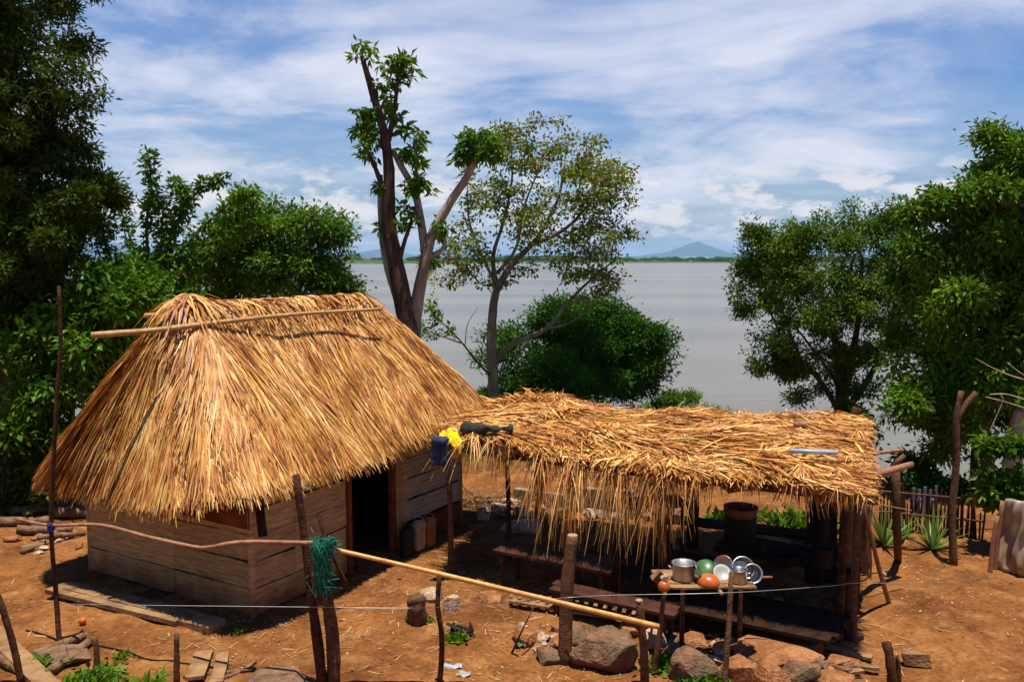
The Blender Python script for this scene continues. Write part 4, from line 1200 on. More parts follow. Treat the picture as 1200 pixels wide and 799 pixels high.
# fans: palm leaves bursting from a point
for (fa, fb_, nn, Lm) in ((.86, .07, 170, .46), (.93, .10, 60, .34), (.04, .02, 40, .4), (.96, .25, 50, .36), (.98, .6, 40, .3)):
    c = sroof([fa], [fb_], .08)[0]; an = rng.uniform(-2.7, -.3, nn)
    d_ = fr * np.cos(an)[:, None] + bk * np.sin(an)[:, None] + np.array([0, 0, 1.]) * rng.uniform(-.15, .2, (nn, 1))
    strands(sb, c + rng.normal(0, .02, (nn, 3)), d_, Lm * rng.uniform(.6, 1.15, nn), rng.uniform(.014, .030, nn), sag=rng.uniform(.5, 1.1, nn), segs=4, roll=.3, taper=.15)
# ragged left end and back, loose heap on the back left
nn = 900; b_ = rng.uniform(-.05, 1, nn); p0 = sroof(np.full(nn, .0) + rng.uniform(-.02, .05, nn), b_, .03)
d_ = -fr * rng.uniform(.2, 1, (nn, 1)) + bk * rng.normal(0, .5, (nn, 1)) + np.array([0, 0, 1.]) * rng.uniform(-.4, .2, (nn, 1))
strands(sb, p0, d_, rng.uniform(.2, .6, nn), rng.uniform(.01, .026, nn), sag=.7, segs=4, roll=.4, taper=.2)
nn = 500; b_ = rng.uniform(0, 1, nn); p0 = sroof(np.full(nn, 1.0) - rng.uniform(0, .03, nn), b_, .03)
d_ = fr * rng.uniform(.5, 1, (nn, 1)) + bk * rng.normal(0, .4, (nn, 1)) + np.array([0, 0, 1.]) * rng.uniform(-.3, .15, (nn, 1))
strands(sb, p0, d_, rng.uniform(.05, .22, nn), rng.uniform(.01, .026, nn), sag=.6, segs=3, roll=.4, taper=.2)
nn = 900; a_ = rng.uniform(0, 1, nn) ** 1.3; p0 = sroof(a_, np.full(nn, .97) + rng.normal(0, .03, nn), .05 + 0)
d_ = fr * rng.normal(0, 1, (nn, 1)) + bk * rng.normal(0.1, .5, (nn, 1)) + np.array([0, 0, 1.]) * rng.uniform(-.1, .45, (nn, 1))
strands(sb, p0, d_, rng.uniform(.15, .5, nn), rng.uniform(.012, .03, nn), sag=.6, segs=3, roll=.5, taper=.2)
nn = 240; p0 = sroof(rng.uniform(.02, .2, nn), rng.uniform(.75, 1.05, nn), .02)
d_ = rng.normal(0, 1, (nn, 3)) * np.array([1, .6, .35]); d_[:, 2] = np.abs(d_[:, 2]) * .8
strands(sb, p0, d_, rng.uniform(.25, .55, nn), rng.uniform(.015, .035, nn), sag=.3, segs=3, roll=.5, taper=.2)
sb.build('thatch', M_thatch_top, sroof_o)


def on_roof(u, v, lift):
    ga, gb_ = np.meshgrid(np.linspace(0, 1, 90), np.linspace(0, 1, 60)); q_ = sroof(ga.ravel(), gb_.ravel(), lift)
    z_ = q_[:, 2] - CAMH; f_ = q_[:, 1] * cp - z_ * sp; d_ = -(z_ * cp + q_[:, 1] * sp)
    return q_[np.argmin((600 + FPX * q_[:, 0] / f_ - u) ** 2 + (399.5 + FPX * d_ / f_ - v) ** 2)]


def post(name, parent, pts, r0, r1, m, n=9, wobv=.06, k=3):
    mb = MB(); q_ = smooth_path(pts, k); mb.tube(q_, np.linspace(r0, r1, len(q_)), n, wob=wobv); return mb.build(name, m, parent, smooth=True)


def gp(u, v, dz=-.12):
    x, y, z = G(u, v); return (x, y, gz(x, y) + dz)


post('post', sh_t, [gp(528, 672), P(528, 610, 12.6), P(525, 525, 12.55)], .045, .035, M_post_mid)
post('post', sh_t, [gp(597, 655), P(596, 590, 13.4), P(594, 520, 13.4)], .04, .035, M_post)
post('post', sh_t, [gp(631, 612), P(631, 575, 15.2), P(630, 520, 15.2)], .07, .055, M_post)
post('post', sh_t, [gp(1000, 750), P(1001, 680, 10.35), P(1006, 585, 10.35)], .045, .04, M_post_mid)
post('post', sh_t, [gp(985, 735), P(985, 680, 10.7), P(990, 590, 10.7)], .06, .05, M_post)
post('post', sh_t, [gp(780, 700), P(778, 620, 11.3), P(776, 560, 11.3)], .045, .04, M_post)
post('post', sh_t, [gp(812, 640), P(812, 590, 13.5), P(812, 540, 13.5)], .10, .09, M_post)
post('post', sh_t, [(5.4, 13.9, -.15), (5.4, 13.9, 1.0), (5.42, 13.85, 2.15), P(1006, 483, 13.85)], .075, .06, M_post)
post('post', sh_t, [gp(962, 655), P(963, 600, 12.9), P(962, 540, 12.9)], .13, .12, M_post)
post('brace', sh_t, [gp(1043, 707, -.05), P(1030, 665, 11.2), P(1014, 600, 10.9), P(1008, 575, 10.8)], .03, .025, M_stick)
# beams that stick out on the right and left
post('roof_beam', sh_t, [P(960, 572, 10.7), P(1000, 562, 11.2), P(1040, 552, 11.9), P(1068, 544, 12.4)], .055, .045, M_stick)
post('roof_beam', sh_t, [P(900, 546, 12.2), P(985, 536, 12.3), P(1058, 527, 12.6)], .035, .025, M_stick)
post('roof_beam', sh_t, [on_roof(930, 497, .10), P(1020, 500.5, 13.65)], .045, .04, M_stick)
post('roof_beam', sh_t, [P(586, 538, 12.7), P(620, 535, 12.8), P(660, 530, 13.0)], .03, .03, M_post_mid)
post('roof_beam', sh_t, [NL + [-.15, .05, -.10], (NL + NRt) / 2 + [0, .1, -.14], NRt + [.1, .1, -.12]], .05, .05, M_post)
post('roof_beam', sh_t, [BL + [-.1, -.05, -.16], (BL + BR) / 2 + [0, 0, -.16], BR + [.1, 0, -.12]], .05, .05, M_post)
for q_ in (.12, .4, .66, .92):
    post('rafter', sh_t, [NL + (NRt - NL) * q_ + [0, 0, -.09], BL + (BR - BL) * q_ + [0, 0, -.11]], .03, .03, M_post)
for qq in (.2, .5, .8):
    post('lath', sh_t, [NL + (BL - NL) * qq + [0, 0, -.06], NRt + (BR - NRt) * qq + fr * .12 + [0, 0, -.05]], .018, .018, M_stick)
# forked prop right behind, holding the long beam, and slanted stick by it
fp = MB(); fp.tube(smooth_path([gp(1050, 612), P(1050, 580, 14.6), P(1051, 555, 13.4), P(1050, 535, 12.6)], 3), [.06] * 10, 8, wob=.08)
fp = MB(); fp.tube(smooth_path([G(1052, 660, -.1), P(1051, 610, 12.5), P(1049, 545, 12.5)], 3), .06, 8, wob=.08); fp.tube([P(1049, 550, 12.5), P(1053, 540, 12.5), P(1060, 533, 12.5)], [.055, .045, .03], 8, wob=.08)
single(fp, 'forked_prop', M_post_mid, 'forked prop post holding the beams at the right end of the shelter', 'post', smooth=True)

# short front post with cut top
t_ = thing('cut_post', 'thick upright log post with a pale sawn top in front of the shelter', 'post', G(663, 775))
post('trunk', t_, [gp(662, 775), P(663, 720, 9.8), P(667, 660, 9.8), P(671, 628, 9.8)], .085, .064, M_post_mid, n=12)
cb = MB(); c_ = np.array(P(671, 627, 9.8)); cb.lathe(c_, [(.060, -.012), (.056, .006), (.02, .010)], 12); cb.build('cut_face', M_cut, t_)

# clothes on the roof edge
def cloth(name, pts_grid, m, label, cat, thick=.012, group=None):
    """pts_grid (r,c,3) -> solid sheet"""
    g_ = np.array(pts_grid); r_, c__ = g_.shape[:2]; mb = MB(); v1 = g_.reshape(-1, 3)
    dx = np.gradient(g_, axis=1); dy = np.gradient(g_, axis=0); nm = unit(np.cross(dx, dy)).reshape(-1, 3)
    ii_ = np.arange(r_ * c__).reshape(r_, c__); qf = np.stack([ii_[:-1, :-1], ii_[:-1, 1:], ii_[1:, 1:], ii_[1:, :-1]], -1).reshape(-1, 4)
    mb.addq(np.concatenate([v1, v1 + nm * thick]), np.concatenate([qf[:, ::-1], qf + r_ * c__]))
    per_ = list(ii_[0, :]) + list(ii_[1:, -1]) + list(ii_[-1, -2::-1]) + list(ii_[-2:0:-1, 0]); o_ = r_ * c__
    mb.F += [(int(per_[i]), int(per_[(i + 1) % len(per_)]), int(per_[(i + 1) % len(per_)] + o_), int(per_[i] + o_)) for i in range(len(per_))]
    return single(mb, name, m, label, cat, group, smooth=True)


def grid(fn, r_, c__): return [[fn(i / (r_ - 1), j / (c__ - 1)) for j in range(c__)] for i in range(r_)]


yc = np.array(P(527, 511, 12.35))
cloth('yellow_cloth', grid(lambda a, b: yc + np.array([(b - .5) * .34 * (1 + .15 * mnoise.noise(Vector((a * 5, b * 3, 1)))), (a - .5) * .26, .07 + .09 * mnoise.noise(Vector((a * 4, b * 5, 0))) + .05 * mnoise.noise(Vector((a * 9, b * 13, 3))) + .02 * mnoise.noise(Vector((a * 25, b * 30, 3))) - .45 * (abs(b - .5) ** 2) - .7 * abs(a - .5) ** 2]), 34, 40), M_yellow, 'crumpled bright yellow cloth drying on the shelter corner', 'cloth', thick=.006)
bt = np.array(P(516, 516, 12.25))
t_ = thing('blue_shorts', 'blue shorts hanging over the left corner of the shelter roof', 'shorts', tuple(bt))
for sgn_ in (-1, 1):
    mb = MB(); q_ = [bt + [.055 * sgn_, 0, .03], bt + [.06 * sgn_, -.03, -.10], bt + [.062 * sgn_, -.03, -.24], bt + [.065 * sgn_, -.02, -.34]]
    mb.tube(smooth_path(q_, 6), np.linspace(.06, .075, 19) * (1 + .08 * np.sin(np.arange(19) * 1.4 + sgn_)), 22)
    v_ = mb.V[0]; cx_ = v_.mean(0); an_ = np.arctan2(v_[:, 1] - cx_[1], v_[:, 0] - cx_[0]); f_ = 1 + .16 * np.sin(an_ * 5 + v_[:, 2] * 9 + sgn_); v_[:, 0] = cx_[0] + (v_[:, 0] - cx_[0]) * f_; v_[:, 1] = cx_[1] + (v_[:, 1] - cx_[1]) * f_ * .6
    mb.build('trouser_leg', M_blue, t_, smooth=True)
mb = MB(); mb.tube([bt + [0, 0, .06], bt + [0, -.02, -.06]], [.10, .11], 14, wob=.08); mb.build('waistband', M_blue, t_, smooth=True)
dc = [on_roof(u, v, .13) for u, v in ((545, 504), (560, 502), (580, 503), (602, 502))]
mb = MB(); q_ = smooth_path(dc, 14); mb.tube(q_, np.linspace(.085, .04, len(q_)) * (1 + .22 * np.sin(np.arange(len(q_)) * .5) + rng.normal(0, .05, len(q_))), 20)
v_ = mb.V[0]; v_ += np.array([[mnoise.noise(Vector(p_) * 9) * .03, mnoise.noise(Vector(p_) * 11 + Vector((5, 0, 0))) * .03, mnoise.noise(Vector(p_) * 10 + Vector((0, 7, 0))) * .035] for p_ in v_])
single(mb, 'rolled_cloth', M_darkcloth, 'dark rolled cloth lying on the thatch right of the yellow cloth', 'cloth', smooth=True)
mb = MB(); mb.tube([on_roof(924, 527, .10), on_roof(979, 530, .10)], .03, 12)
single(mb, 'plastic_pipe', M_pipe, 'pale blue grey pipe lying on the right part of the shelter roof', 'pipe', smooth=True)

# ------------------------------------------------------------------ under the shelter
def board_table(name, label, cat, top_c, L_, W_, zt, ang_, m, legm, leg_r=.035, thick=.04, boards=3, legs=True):
    x, y = top_c[0], top_c[1]; t_ = thing(name, label, cat, (x, y, gz(x, y)))
    d_ = np.array([math.cos(ang_), math.sin(ang_), 0]); n_ = np.array([-d_[1], d_[0], 0]); c_ = np.array([x, y, zt]); mb = MB()
    bw = W_ / boards
    for i in range(boards):
        o_ = n_ * (-W_ / 2 + bw * (i + .5)); mb.beam(c_ + o_ - d_ * (L_ / 2 + rng.uniform(-.03, .03)), c_ + o_ + d_ * (L_ / 2 + rng.uniform(-.03, .03)), bw - .008, thick, n=4)
    mb.build('top', m, t_)
    if legs:
        for a_ in (-1, 1):
            for b_ in (-1, 1):
                q_ = c_ + d_ * a_ * (L_ / 2 - .12) + n_ * b_ * (W_ / 2 - .06); lb = MB()
                lb.tube([[q_[0], q_[1], gz(q_[0], q_[1]) - .08], [q_[0], q_[1], zt - thick / 2]], leg_r, 7, wob=.07); lb.build('leg', legm, t_)
    return t_


FA = math.atan2(fr[1], fr[0])
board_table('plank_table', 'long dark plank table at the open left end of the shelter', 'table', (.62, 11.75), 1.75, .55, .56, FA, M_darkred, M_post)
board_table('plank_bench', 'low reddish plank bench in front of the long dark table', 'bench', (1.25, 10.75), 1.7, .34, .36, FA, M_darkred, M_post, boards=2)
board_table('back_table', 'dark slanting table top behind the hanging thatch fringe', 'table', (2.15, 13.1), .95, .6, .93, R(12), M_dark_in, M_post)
board_table('hearth_table', 'shade-dark cooking table deep in the shelter under the black pans', 'table', (3.75, 11.7), 1.9, .8, .62, FA, M_dark_in, M_post)
board_table('shade_cover_platform', 'rough platform widened to darken the shaded ground behind the dish rack', 'platform', (2.85, 10.62), 2.3, .95, .28, FA, M_dark_in, M_post, boards=5)  # enlarged dark planks cover the ground, standing in for black shade
board_table('shade_fill_platform', 'added dark plank platform blackening the shaded ground between the low bench and the cooking table', 'platform', (2.05, 11.85), 2.2, 1.3, .40, FA, M_dark_in, M_post, boards=6)  # added dark boards, put in to blacken the shaded ground
board_table('shade_fill_bench', 'added dark bench deepening the shade across the back of the shelter', 'bench', (3.4, 13.3), 2.6, .4, .5, FA + R(8), M_dark_in, M_post, boards=2)  # added dark clutter in place of deep shade at the back

# drum with tan rim
x, y = P(868, 600, 12.2)[:2]; t_ = thing('water_drum', 'dark drum with a tan rim standing on a stump under the shelter', 'drum', (x, y, gz(x, y)))
zt = P(868, 593, 12.2)[2]; zb = P(868, 640, 12.2)[2]
mb = MB(); mb.lathe((x, y, zb), [(.20, 0), (.215, .03), (.22, (zt - zb) * .7), (.225, (zt - zb) * .78)], 28); mb.build('body', M_soot, t_, smooth=True)
mb = MB(); mb.lathe((x, y, zb), [(.223, (zt - zb) * .78), (.24, zt - zb), (.225, zt - zb), (.2, (zt - zb) * .8)], 28); mb.build('rim', M_browncloth, t_, smooth=True)
mb = MB(); mb.tube([(x, y, -.1), (x, y, zb)], [.17, .15], 12, wob=.05); mb.build('stump', M_post, t_)

# pan on hearth
def pot(name, label, c, prof, m, cat='pot', handle=None, n=28, tilt=None, extra=None):
    t_ = thing(name, label, cat, tuple(c)); mb = MB(); mb.lathe(c, prof, n, tilt); mb.build('body', m, t_, smooth=True)
    if handle:
        for k2, pts in enumerate(handle):
            hb_ = MB(); hb_.tube(smooth_path([np.array(c) + p for p in pts], 3), .007, 6); hb_.build('handle', m, t_, smooth=True)
    return t_


def potprof(r, h, w_=.006, lip=.012):
    return [(.01, 0), (r * .92, 0), (r, h * .12), (r, h), (r + lip, h + .004), (r + lip, h + .009), (r - w_, h + .006), (r - w_, h * .15), (r * .85, .01), (.01, .01)]


pz = .64
pot('soot_pan', 'wide black pan on the cooking table deep under the shelter', (3.55, 11.35, pz), potprof(.25, .10), M_soot, 'pan', handle=[[(.25, 0, .08), (.31, 0, .11), (.31, .06, .11), (.25, .06, .08)]])
pot('soot_kettle', 'tall black pot beside the wide black pan', (3.98, 11.15, pz), potprof(.16, .24), M_soot)

# hanging cloths at right end
def hang(u0, u1, v0, v1, Y, amp=.03, fr_=9.):
    a0 = np.array(P(u0, v0, Y)); a1 = np.array(P(u1, v0, Y)); b0_ = np.array(P(u0, v1, Y)); 
    return grid(lambda a, b: a0 + (a1 - a0) * b + (b0_ - a0) * a * (1 + .05 * math.sin(b * 7)) + np.array([.015 * math.sin(a * 6 + b * 9), amp * math.sin(b * fr_ + a * 2), 0]), 12, 16)


cloth('dark_hanging_cloth', hang(945, 982, 588, 690, 12.2), M_blackcloth, 'black cloth hanging in the right half of the shelter', 'cloth')
cloth('sacking', hang(988, 1021, 590, 676, 11.1, .04, 11), M_browncloth, 'brown sacking hanging between the right end posts of the shelter', 'sacking')

# slanted board in front of the dark
mb = MB(); mb.beam(np.array(G(905, 722)) + [0, 0, .22], np.array(G(982, 752)) + [0, 0, .04], .26, .03, n=5)
single(mb, 'slanted_board', M_plank_r, 'sunlit tan board sloping to the ground at the right end of the shelter', 'board')
mb = MB(); mb.beam(np.array(G(598, 712)) + [0, 0, .10], np.array(G(742, 735)) + [0, 0, .10], .12, .03, n=8)
for i in range(14):
    q_ = i / 13; c_ = np.array(G(598, 712)) * (1 - q_) + np.array(G(742, 735)) * q_; mb.beam(c_ + [0, .02, .13], c_ + [.05, .25, .13], .05, .015)
single(mb, 'slatted_pallet', M_oldwood, 'slatted wooden pallet lying between the stones and the bench', 'pallet')
# wicker/stick clutter in front of the right posts
for i, (u, v, h_, lb) in enumerate(((968, 742, .55, 'short dark stake at the lower right end of the shelter'), (958, 745, .4, 'shortest dark stake left of the other at the shelter end'))):
    mb = MB(); a1 = np.array(gp(u, v)); mb.tube([a1, a1 + [.02, 0, h_]], [.035, .028], 8, wob=.08); single(mb, 'stake', M_post, lb, 'stake')
lb_ = ['coil of wire hanging from the rightmost shelter post']
mb = MB(); c_ = np.array(P(1010, 665, 10.3)); mb.tube([c_ + [.09 * math.cos(a), .02 * math.sin(3 * a), .17 * math.sin(a)] for a in np.linspace(0, 6.2, 24)], .009, 6)
single(mb, 'wire_coil', M_post_mid, lb_[0], 'coil', smooth=True)

# ------------------------------------------------------------------ dish rack
RY = 9.62; zt = P(810, 683, RY)[2]
t_ = thing('dish_rack', 'rough stick table with pots drying in front of the shelter', 'rack', (1.9, RY, 0))
for a_, b_ in ((gp(765, 790), P(780, 676, 9.45)), (gp(848, 803), P(857, 672, 9.38))):
    post('leg', t_, [a_, (np.array(a_) + np.array(b_)) / 2 + [.01, 0, 0], b_], .034, .027, M_post_mid, n=8)
for a_, b_ in ((P(800, 690, 10.1), 0), (P(868, 690, 10.1), 0)):
    post('leg', t_, [(a_[0], a_[1], -.1), (a_[0], a_[1], zt)], .03, .025, M_post, n=8)
mb = MB(); L0 = np.array(P(772, 680, 9.52)); R0 = np.array(P(882, 683, 9.52)); L0[2] = R0[2] = zt
for i in range(5):
    o_ = np.array([0, .115 * i, 0]); mb.beam(L0 + o_ + [rng.uniform(-.03, .03), 0, 0], R0 + o_ + [rng.uniform(-.04, .04), 0, 0], .10, .022, n=4)
mb.build('shelf', M_oldwood, t_)
for dx, v in ((0, 0), (.62, 0)):
    post('crosspiece', t_, [L0 + [dx + .05, -.14, -.035], L0 + [dx + .02, .55, -.035]], .022, .022, M_stick, n=8)
post('crosspiece', t_, [P(868, 676, 9.9), P(905, 676, 9.9)], .014, .014, M_stick, n=7)


def on(u, Yo=9.6): return np.array([(u - 600) / FPX * (Yo * cp - (zt - CAMH) * sp), Yo, zt + .012])


pot('grey_pot', 'dull grey handled pot at the left of the dish rack', on(801, 9.70), potprof(.125, .19), M_alu_dull, handle=[[(-.12, 0, .12), (-.16, 0, .15), (-.16, .05, .15), (-.12, .05, .12)], [(.12, 0, .12), (.16, 0, .15), (.16, .05, .15), (.12, .05, .12)]])
pot('orange_bowl', 'upturned orange gourd bowl at the front of the dish rack', on(830, 9.56), [(.122, 0), (.125, .02), (.115, .06), (.085, .095), (.04, .112), (.003, .116)], M_gourd, 'bowl')
pot('silver_pot', 'shiny silver pot standing right of the gourd bowl', on(866, 9.60), potprof(.085, .15), M_alu, handle=[[(.085, 0, .1), (.13, 0, .11), (.13, .02, .05), (.085, 0, .04)]])
pot('silver_pan', 'shiny round pan leaning over the silver pot', on(868, 9.80) + [0, 0, .07], potprof(.12, .12), M_alu, 'pan', tilt=Matrix.Rotation(1.0, 4, 'X'))
pot('grey_saucepan', 'grey saucepan lying at the right end of the dish rack', on(879, 9.74) + [0, 0, .05], potprof(.10, .11), M_alu_dull, tilt=Matrix.Rotation(1.2, 4, 'X'))
pot('metal_lid', 'bright metal lid propped against the grey pot', on(815, 9.66) + [.03, 0, .12], [(.003, .03), (.05, .025), (.10, .008), (.125, 0), (.125, -.004), (.05, .018), (.003, .022)], M_alu, 'lid', tilt=Matrix.Rotation(1.05, 4, 'Y'))
pot('green_basin', 'green plastic basin tilted behind the gourd bowl', on(824, 9.86) + [0, 0, .07], [(.01, 0), (.10, 0), (.145, .07), (.15, .07), (.105, -.005), (.01, -.005)], M_green_pl, 'basin', tilt=Matrix.Rotation(-2.4, 4, 'X') @ Matrix.Rotation(.4, 4, 'Y'))
pot('white_dish', 'white dish leaning behind the gourd bowl', on(846, 9.76) + [.0, 0, .05], [(.003, 0), (.06, .004), (.10, .022), (.103, .020), (.06, -.002), (.003, -.006)], M_white, 'dish', tilt=Matrix.Rotation(.8, 4, 'X'))
pot('tin_bowl', 'tin bowl on its side between white dish and silver pot', on(849, 9.85) + [0, 0, .11], [(.003, 0), (.06, 0), (.11, .06), (.114, .06), (.065, -.004), (.003, -.004)], M_alu, 'bowl', tilt=Matrix.Rotation(1.2, 4, 'X') @ Matrix.Rotation(-.5, 4, 'Y'))
mb = MB(); c_ = on(778, 9.45) + [0, 0, .0]
mb.lathe(c_, [(.02, -.03), (.06, -.02), (.068, .02), (.05, .06), (.02, .075)], 16); single(mb, 'clay_cup', M_gourd, 'small orange clay cup at the left tip of the dish rack', 'cup', smooth=True)
mb = MB(); c_ = on(778, 9.5) + [0, 0, .07]; mb.lathe(c_, [(.02, 0), (.042, .005), (.045, .03), (.03, .045), (.004, .048)], 14); single(mb, 'soap_bowl', M_white, 'tiny white bowl resting on the orange clay cup', 'bowl', smooth=True)
mb = MB(); c_ = on(772, 9.6) + [0, 0, .06]; mb.box(c_, (.12, .1, .12), Matrix.Rotation(.6, 3, 'Y'), jit=.02); single(mb, 'sponge', M_browncloth, 'crumpled brown rag behind the orange clay cup', 'rag')

# ------------------------------------------------------------------ front fence
def single_post(name, label, pts, r0, r1, m, cat='post', group=None, n=9, k=4, wobv=.07):
    mb = MB(); q_ = smooth_path(pts, k); mb.tube(q_, np.linspace(r0, r1, len(q_)), n, wob=wobv); return single(mb, name, m, label, cat, group, smooth=True)


single_post('tall_pole', 'tall thin pole rising past the left end of the hut roof', [gp(70, 758), P(66, 700, 10.25), P(60, 610, 10.25), P(66, 480, 10.2), P(71, 400, 10.2), P(69, 335, 10.2)], .032, .018, M_post, 'pole')
single_post('fence_post', 'tall dark leaning post left of the green net', [P(378, 802, 9.15), P(368, 720, 9.2), P(358, 640, 9.2), P(347, 556, 9.2)], .062, .038, M_post)
fk = MB(); fk.tube(smooth_path([P(391, 806, 9.2), P(391, 760, 9.2), P(385, 710, 9.2), P(381, 690, 9.2)], 3), [.075, .075, .078, .075, .07, .068, .065, .06, .05, .045], 9, wob=.08)
fk.tube([P(388, 740, 9.2), P(389, 712, 9.15), P(388, 688, 9.15)], [.05, .03, .015], 7, wob=.06)
single(fk, 'forked_post', M_post_mid, 'short thick split post standing under the green net', 'post', smooth=True)
single_post('thin_post', 'thin crooked post under the middle of the yellow cane rail', [P(515, 804, 9.25), P(518, 750, 9.25), P(513, 710, 9.25), P(515, 674, 9.25)], .032, .026, M_post)
mb = MB(); mb.tube([P(515, 676, 9.25), P(520, 680, 9.2), P(519, 686, 9.2)], [.02, .015, .01], 6); 
cp_ = thing('cut_fence_post', 'bent fence post with a pale cut top at the right end of the cane rail', 'post', P(755, 800, 9.2))
post('trunk', cp_, [P(756, 806, 9.2), P(755, 770, 9.2), P(752, 735, 9.2), P(749, 704, 9.2)], .05, .042, M_post_mid)
mb = MB(); mb.tube([P(754, 760, 9.2), P(762, 748, 9.1), P(764, 735, 9.1)], [.03, .02, .012], 6, wob=.06); mb.build('side_shoot', M_post_mid, cp_)
mb = MB(); mb.lathe(P(749, 703, 9.2), [(.041, -.006), (.038, .006), (.01, .008)], 12); mb.build('cut_face', M_cut, cp_)
single_post('short_stake', 'short stake with frayed top left of the hut corner shadow', [P(114, 790, 9.5), P(113, 765, 9.5), P(112, 747, 9.5)], .035, .028, M_post_mid)
single_post('short_stake', 'straight dark stake below the doorstep plank', [P(207, 804, 9.25), P(207, 770, 9.25), P(207, 742, 9.25)], .034, .03, M_post_mid)
single_post('leaning_stake', 'dark stake leaning at the bottom left corner', [P(26, 806, 9.2), P(14, 750, 9.2), P(0, 705, 9.2), P(-8, 690, 9.2)], .04, .03, M_post)
single_post('broken_post', 'black broken post at the bottom right of the yard', [P(1046, 810, 9.1), P(1044, 780, 9.1), P(1039, 752, 9.15)], .055, .05, M_post)
single_post('broken_post', 'shorter jagged post right against the black broken post', [P(1052, 810, 9.2), P(1053, 785, 9.2), P(1051, 768, 9.2)], .035, .02, M_post)
single_post('crooked_rail', 'pale crooked stick rail tied between the tall pole and the dark post', [P(20, 608, 10.6), P(58, 615, 10.2), P(118, 615, 10.0), P(170, 628, 9.8), P(225, 640, 9.6), P(245, 641, 9.5), P(285, 635, 9.35), P(366, 636, 9.05)], .019, .024, M_stick, 'rail')
br = thing('cane_rail', 'long yellow cane rail running down to the right across the yard', 'rail', P(388, 642, 9.05))
ends = [np.array(P(386, 642, 9.1)), np.array(P(515, 672, 9.15)), np.array(P(640, 702, 9.15)), np.array(P(772, 734, 9.1))]
q_ = smooth_path(ends, 8); mb = MB(); rr = .026 + .0 * np.arange(len(q_)); mb.tube(q_, np.linspace(.023, .032, len(q_)), 10); mb.build('cane', M_bamboo, br, smooth=True)
for i in range(1, 6):
    k2 = i * 4; mb = MB(); mb.tube([q_[k2] - (q_[k2 + 1] - q_[k2]) * .035, q_[k2] + (q_[k2 + 1] - q_[k2]) * .035], .031, 10); mb.build('joint', M_bamboo, br)
mb = MB(); c_ = np.array(P(60, 616, 10.2)); 
for i in range(4): mb.tube([c_ + [.038 * math.cos(a), .04 * math.sin(a), .03 * math.sin(a + i) + i * .01 - .02] for a in np.linspace(0, 6.3, 14)], .010, 5)
single(mb, 'blue_knot', M_bluerope, 'blue rope knot tying the crooked rail to the tall pole', 'rope', smooth=True)
mb = MB(); mb.tube(smooth_path([P(70, 706, 10.1), P(107, 708, 9.3), P(366, 711, 9.1), P(445, 712, 9.1), P(515, 711, 9.2), P(640, 702, 9.2), P(663, 700, 9.65), P(720, 697, 9.5), P(857, 694, 9.3), P(975, 686, 10.2), P(1003, 683, 10.3), P(1100, 682, 11.6), P(1163, 674, 12.6)], 5), .0035, 5)
single(mb, 'fence_wire', M_wire, 'thin pale wire strung low across the whole yard', 'wire', smooth=True)

# green net bunched over the rail
nb_ = MB(); cen = np.array(P(377, 636, 9.08))
nn = 420
p0 = cen + np.stack([rng.uniform(-.09, .09, nn), rng.uniform(-.06, .05, nn), rng.uniform(-.02, .06, nn)], 1)
pts = []
for i in range(nn):
    x_ = rng.normal(0, .045); y_ = rng.normal(-.03, .035); L_ = rng.uniform(.25, .62) * (1.0 if x_ < .05 else .75)
    ph = rng.uniform(0, 6); a_ = [cen + [x_ * 1.5, .04, .03 + rng.normal(0, .01)]]
    for k2 in range(1, 7): a_.append(cen + [x_ * (1 - .3 * k2 / 6) + .015 * math.sin(ph + k2 * 1.7) + .03 * k2 / 6, y_ - .02, .04 - L_ * k2 / 6])
    pts.append(a_)
    nb_.tube(a_, .0035, 3, cap=False)
for i in range(60):
    c0 = cen + [rng.normal(.0, .05), rng.normal(-.03, .03), -rng.uniform(0, .55)]
    nb_.tube([c0, c0 + rng.normal(0, .05, 3), c0 + rng.normal(0, .06, 3), c0 + rng.normal(0, .06, 3)], .004, 3, cap=False)
for i in range(90):
    c0 = cen + [rng.uniform(-.02, .12), rng.normal(-.02, .03), rng.normal(.01, .02)]
    nb_.tube([c0, c0 + [rng.normal(.03, .03), 0, rng.normal(0, .02)], c0 + [rng.normal(.05, .04), 0, rng.normal(0, .03)]], .0045, 3, cap=False)
single(nb_, 'fishing_net', M_net, 'green fishing net bunched over the rail beside the dark post', 'net')

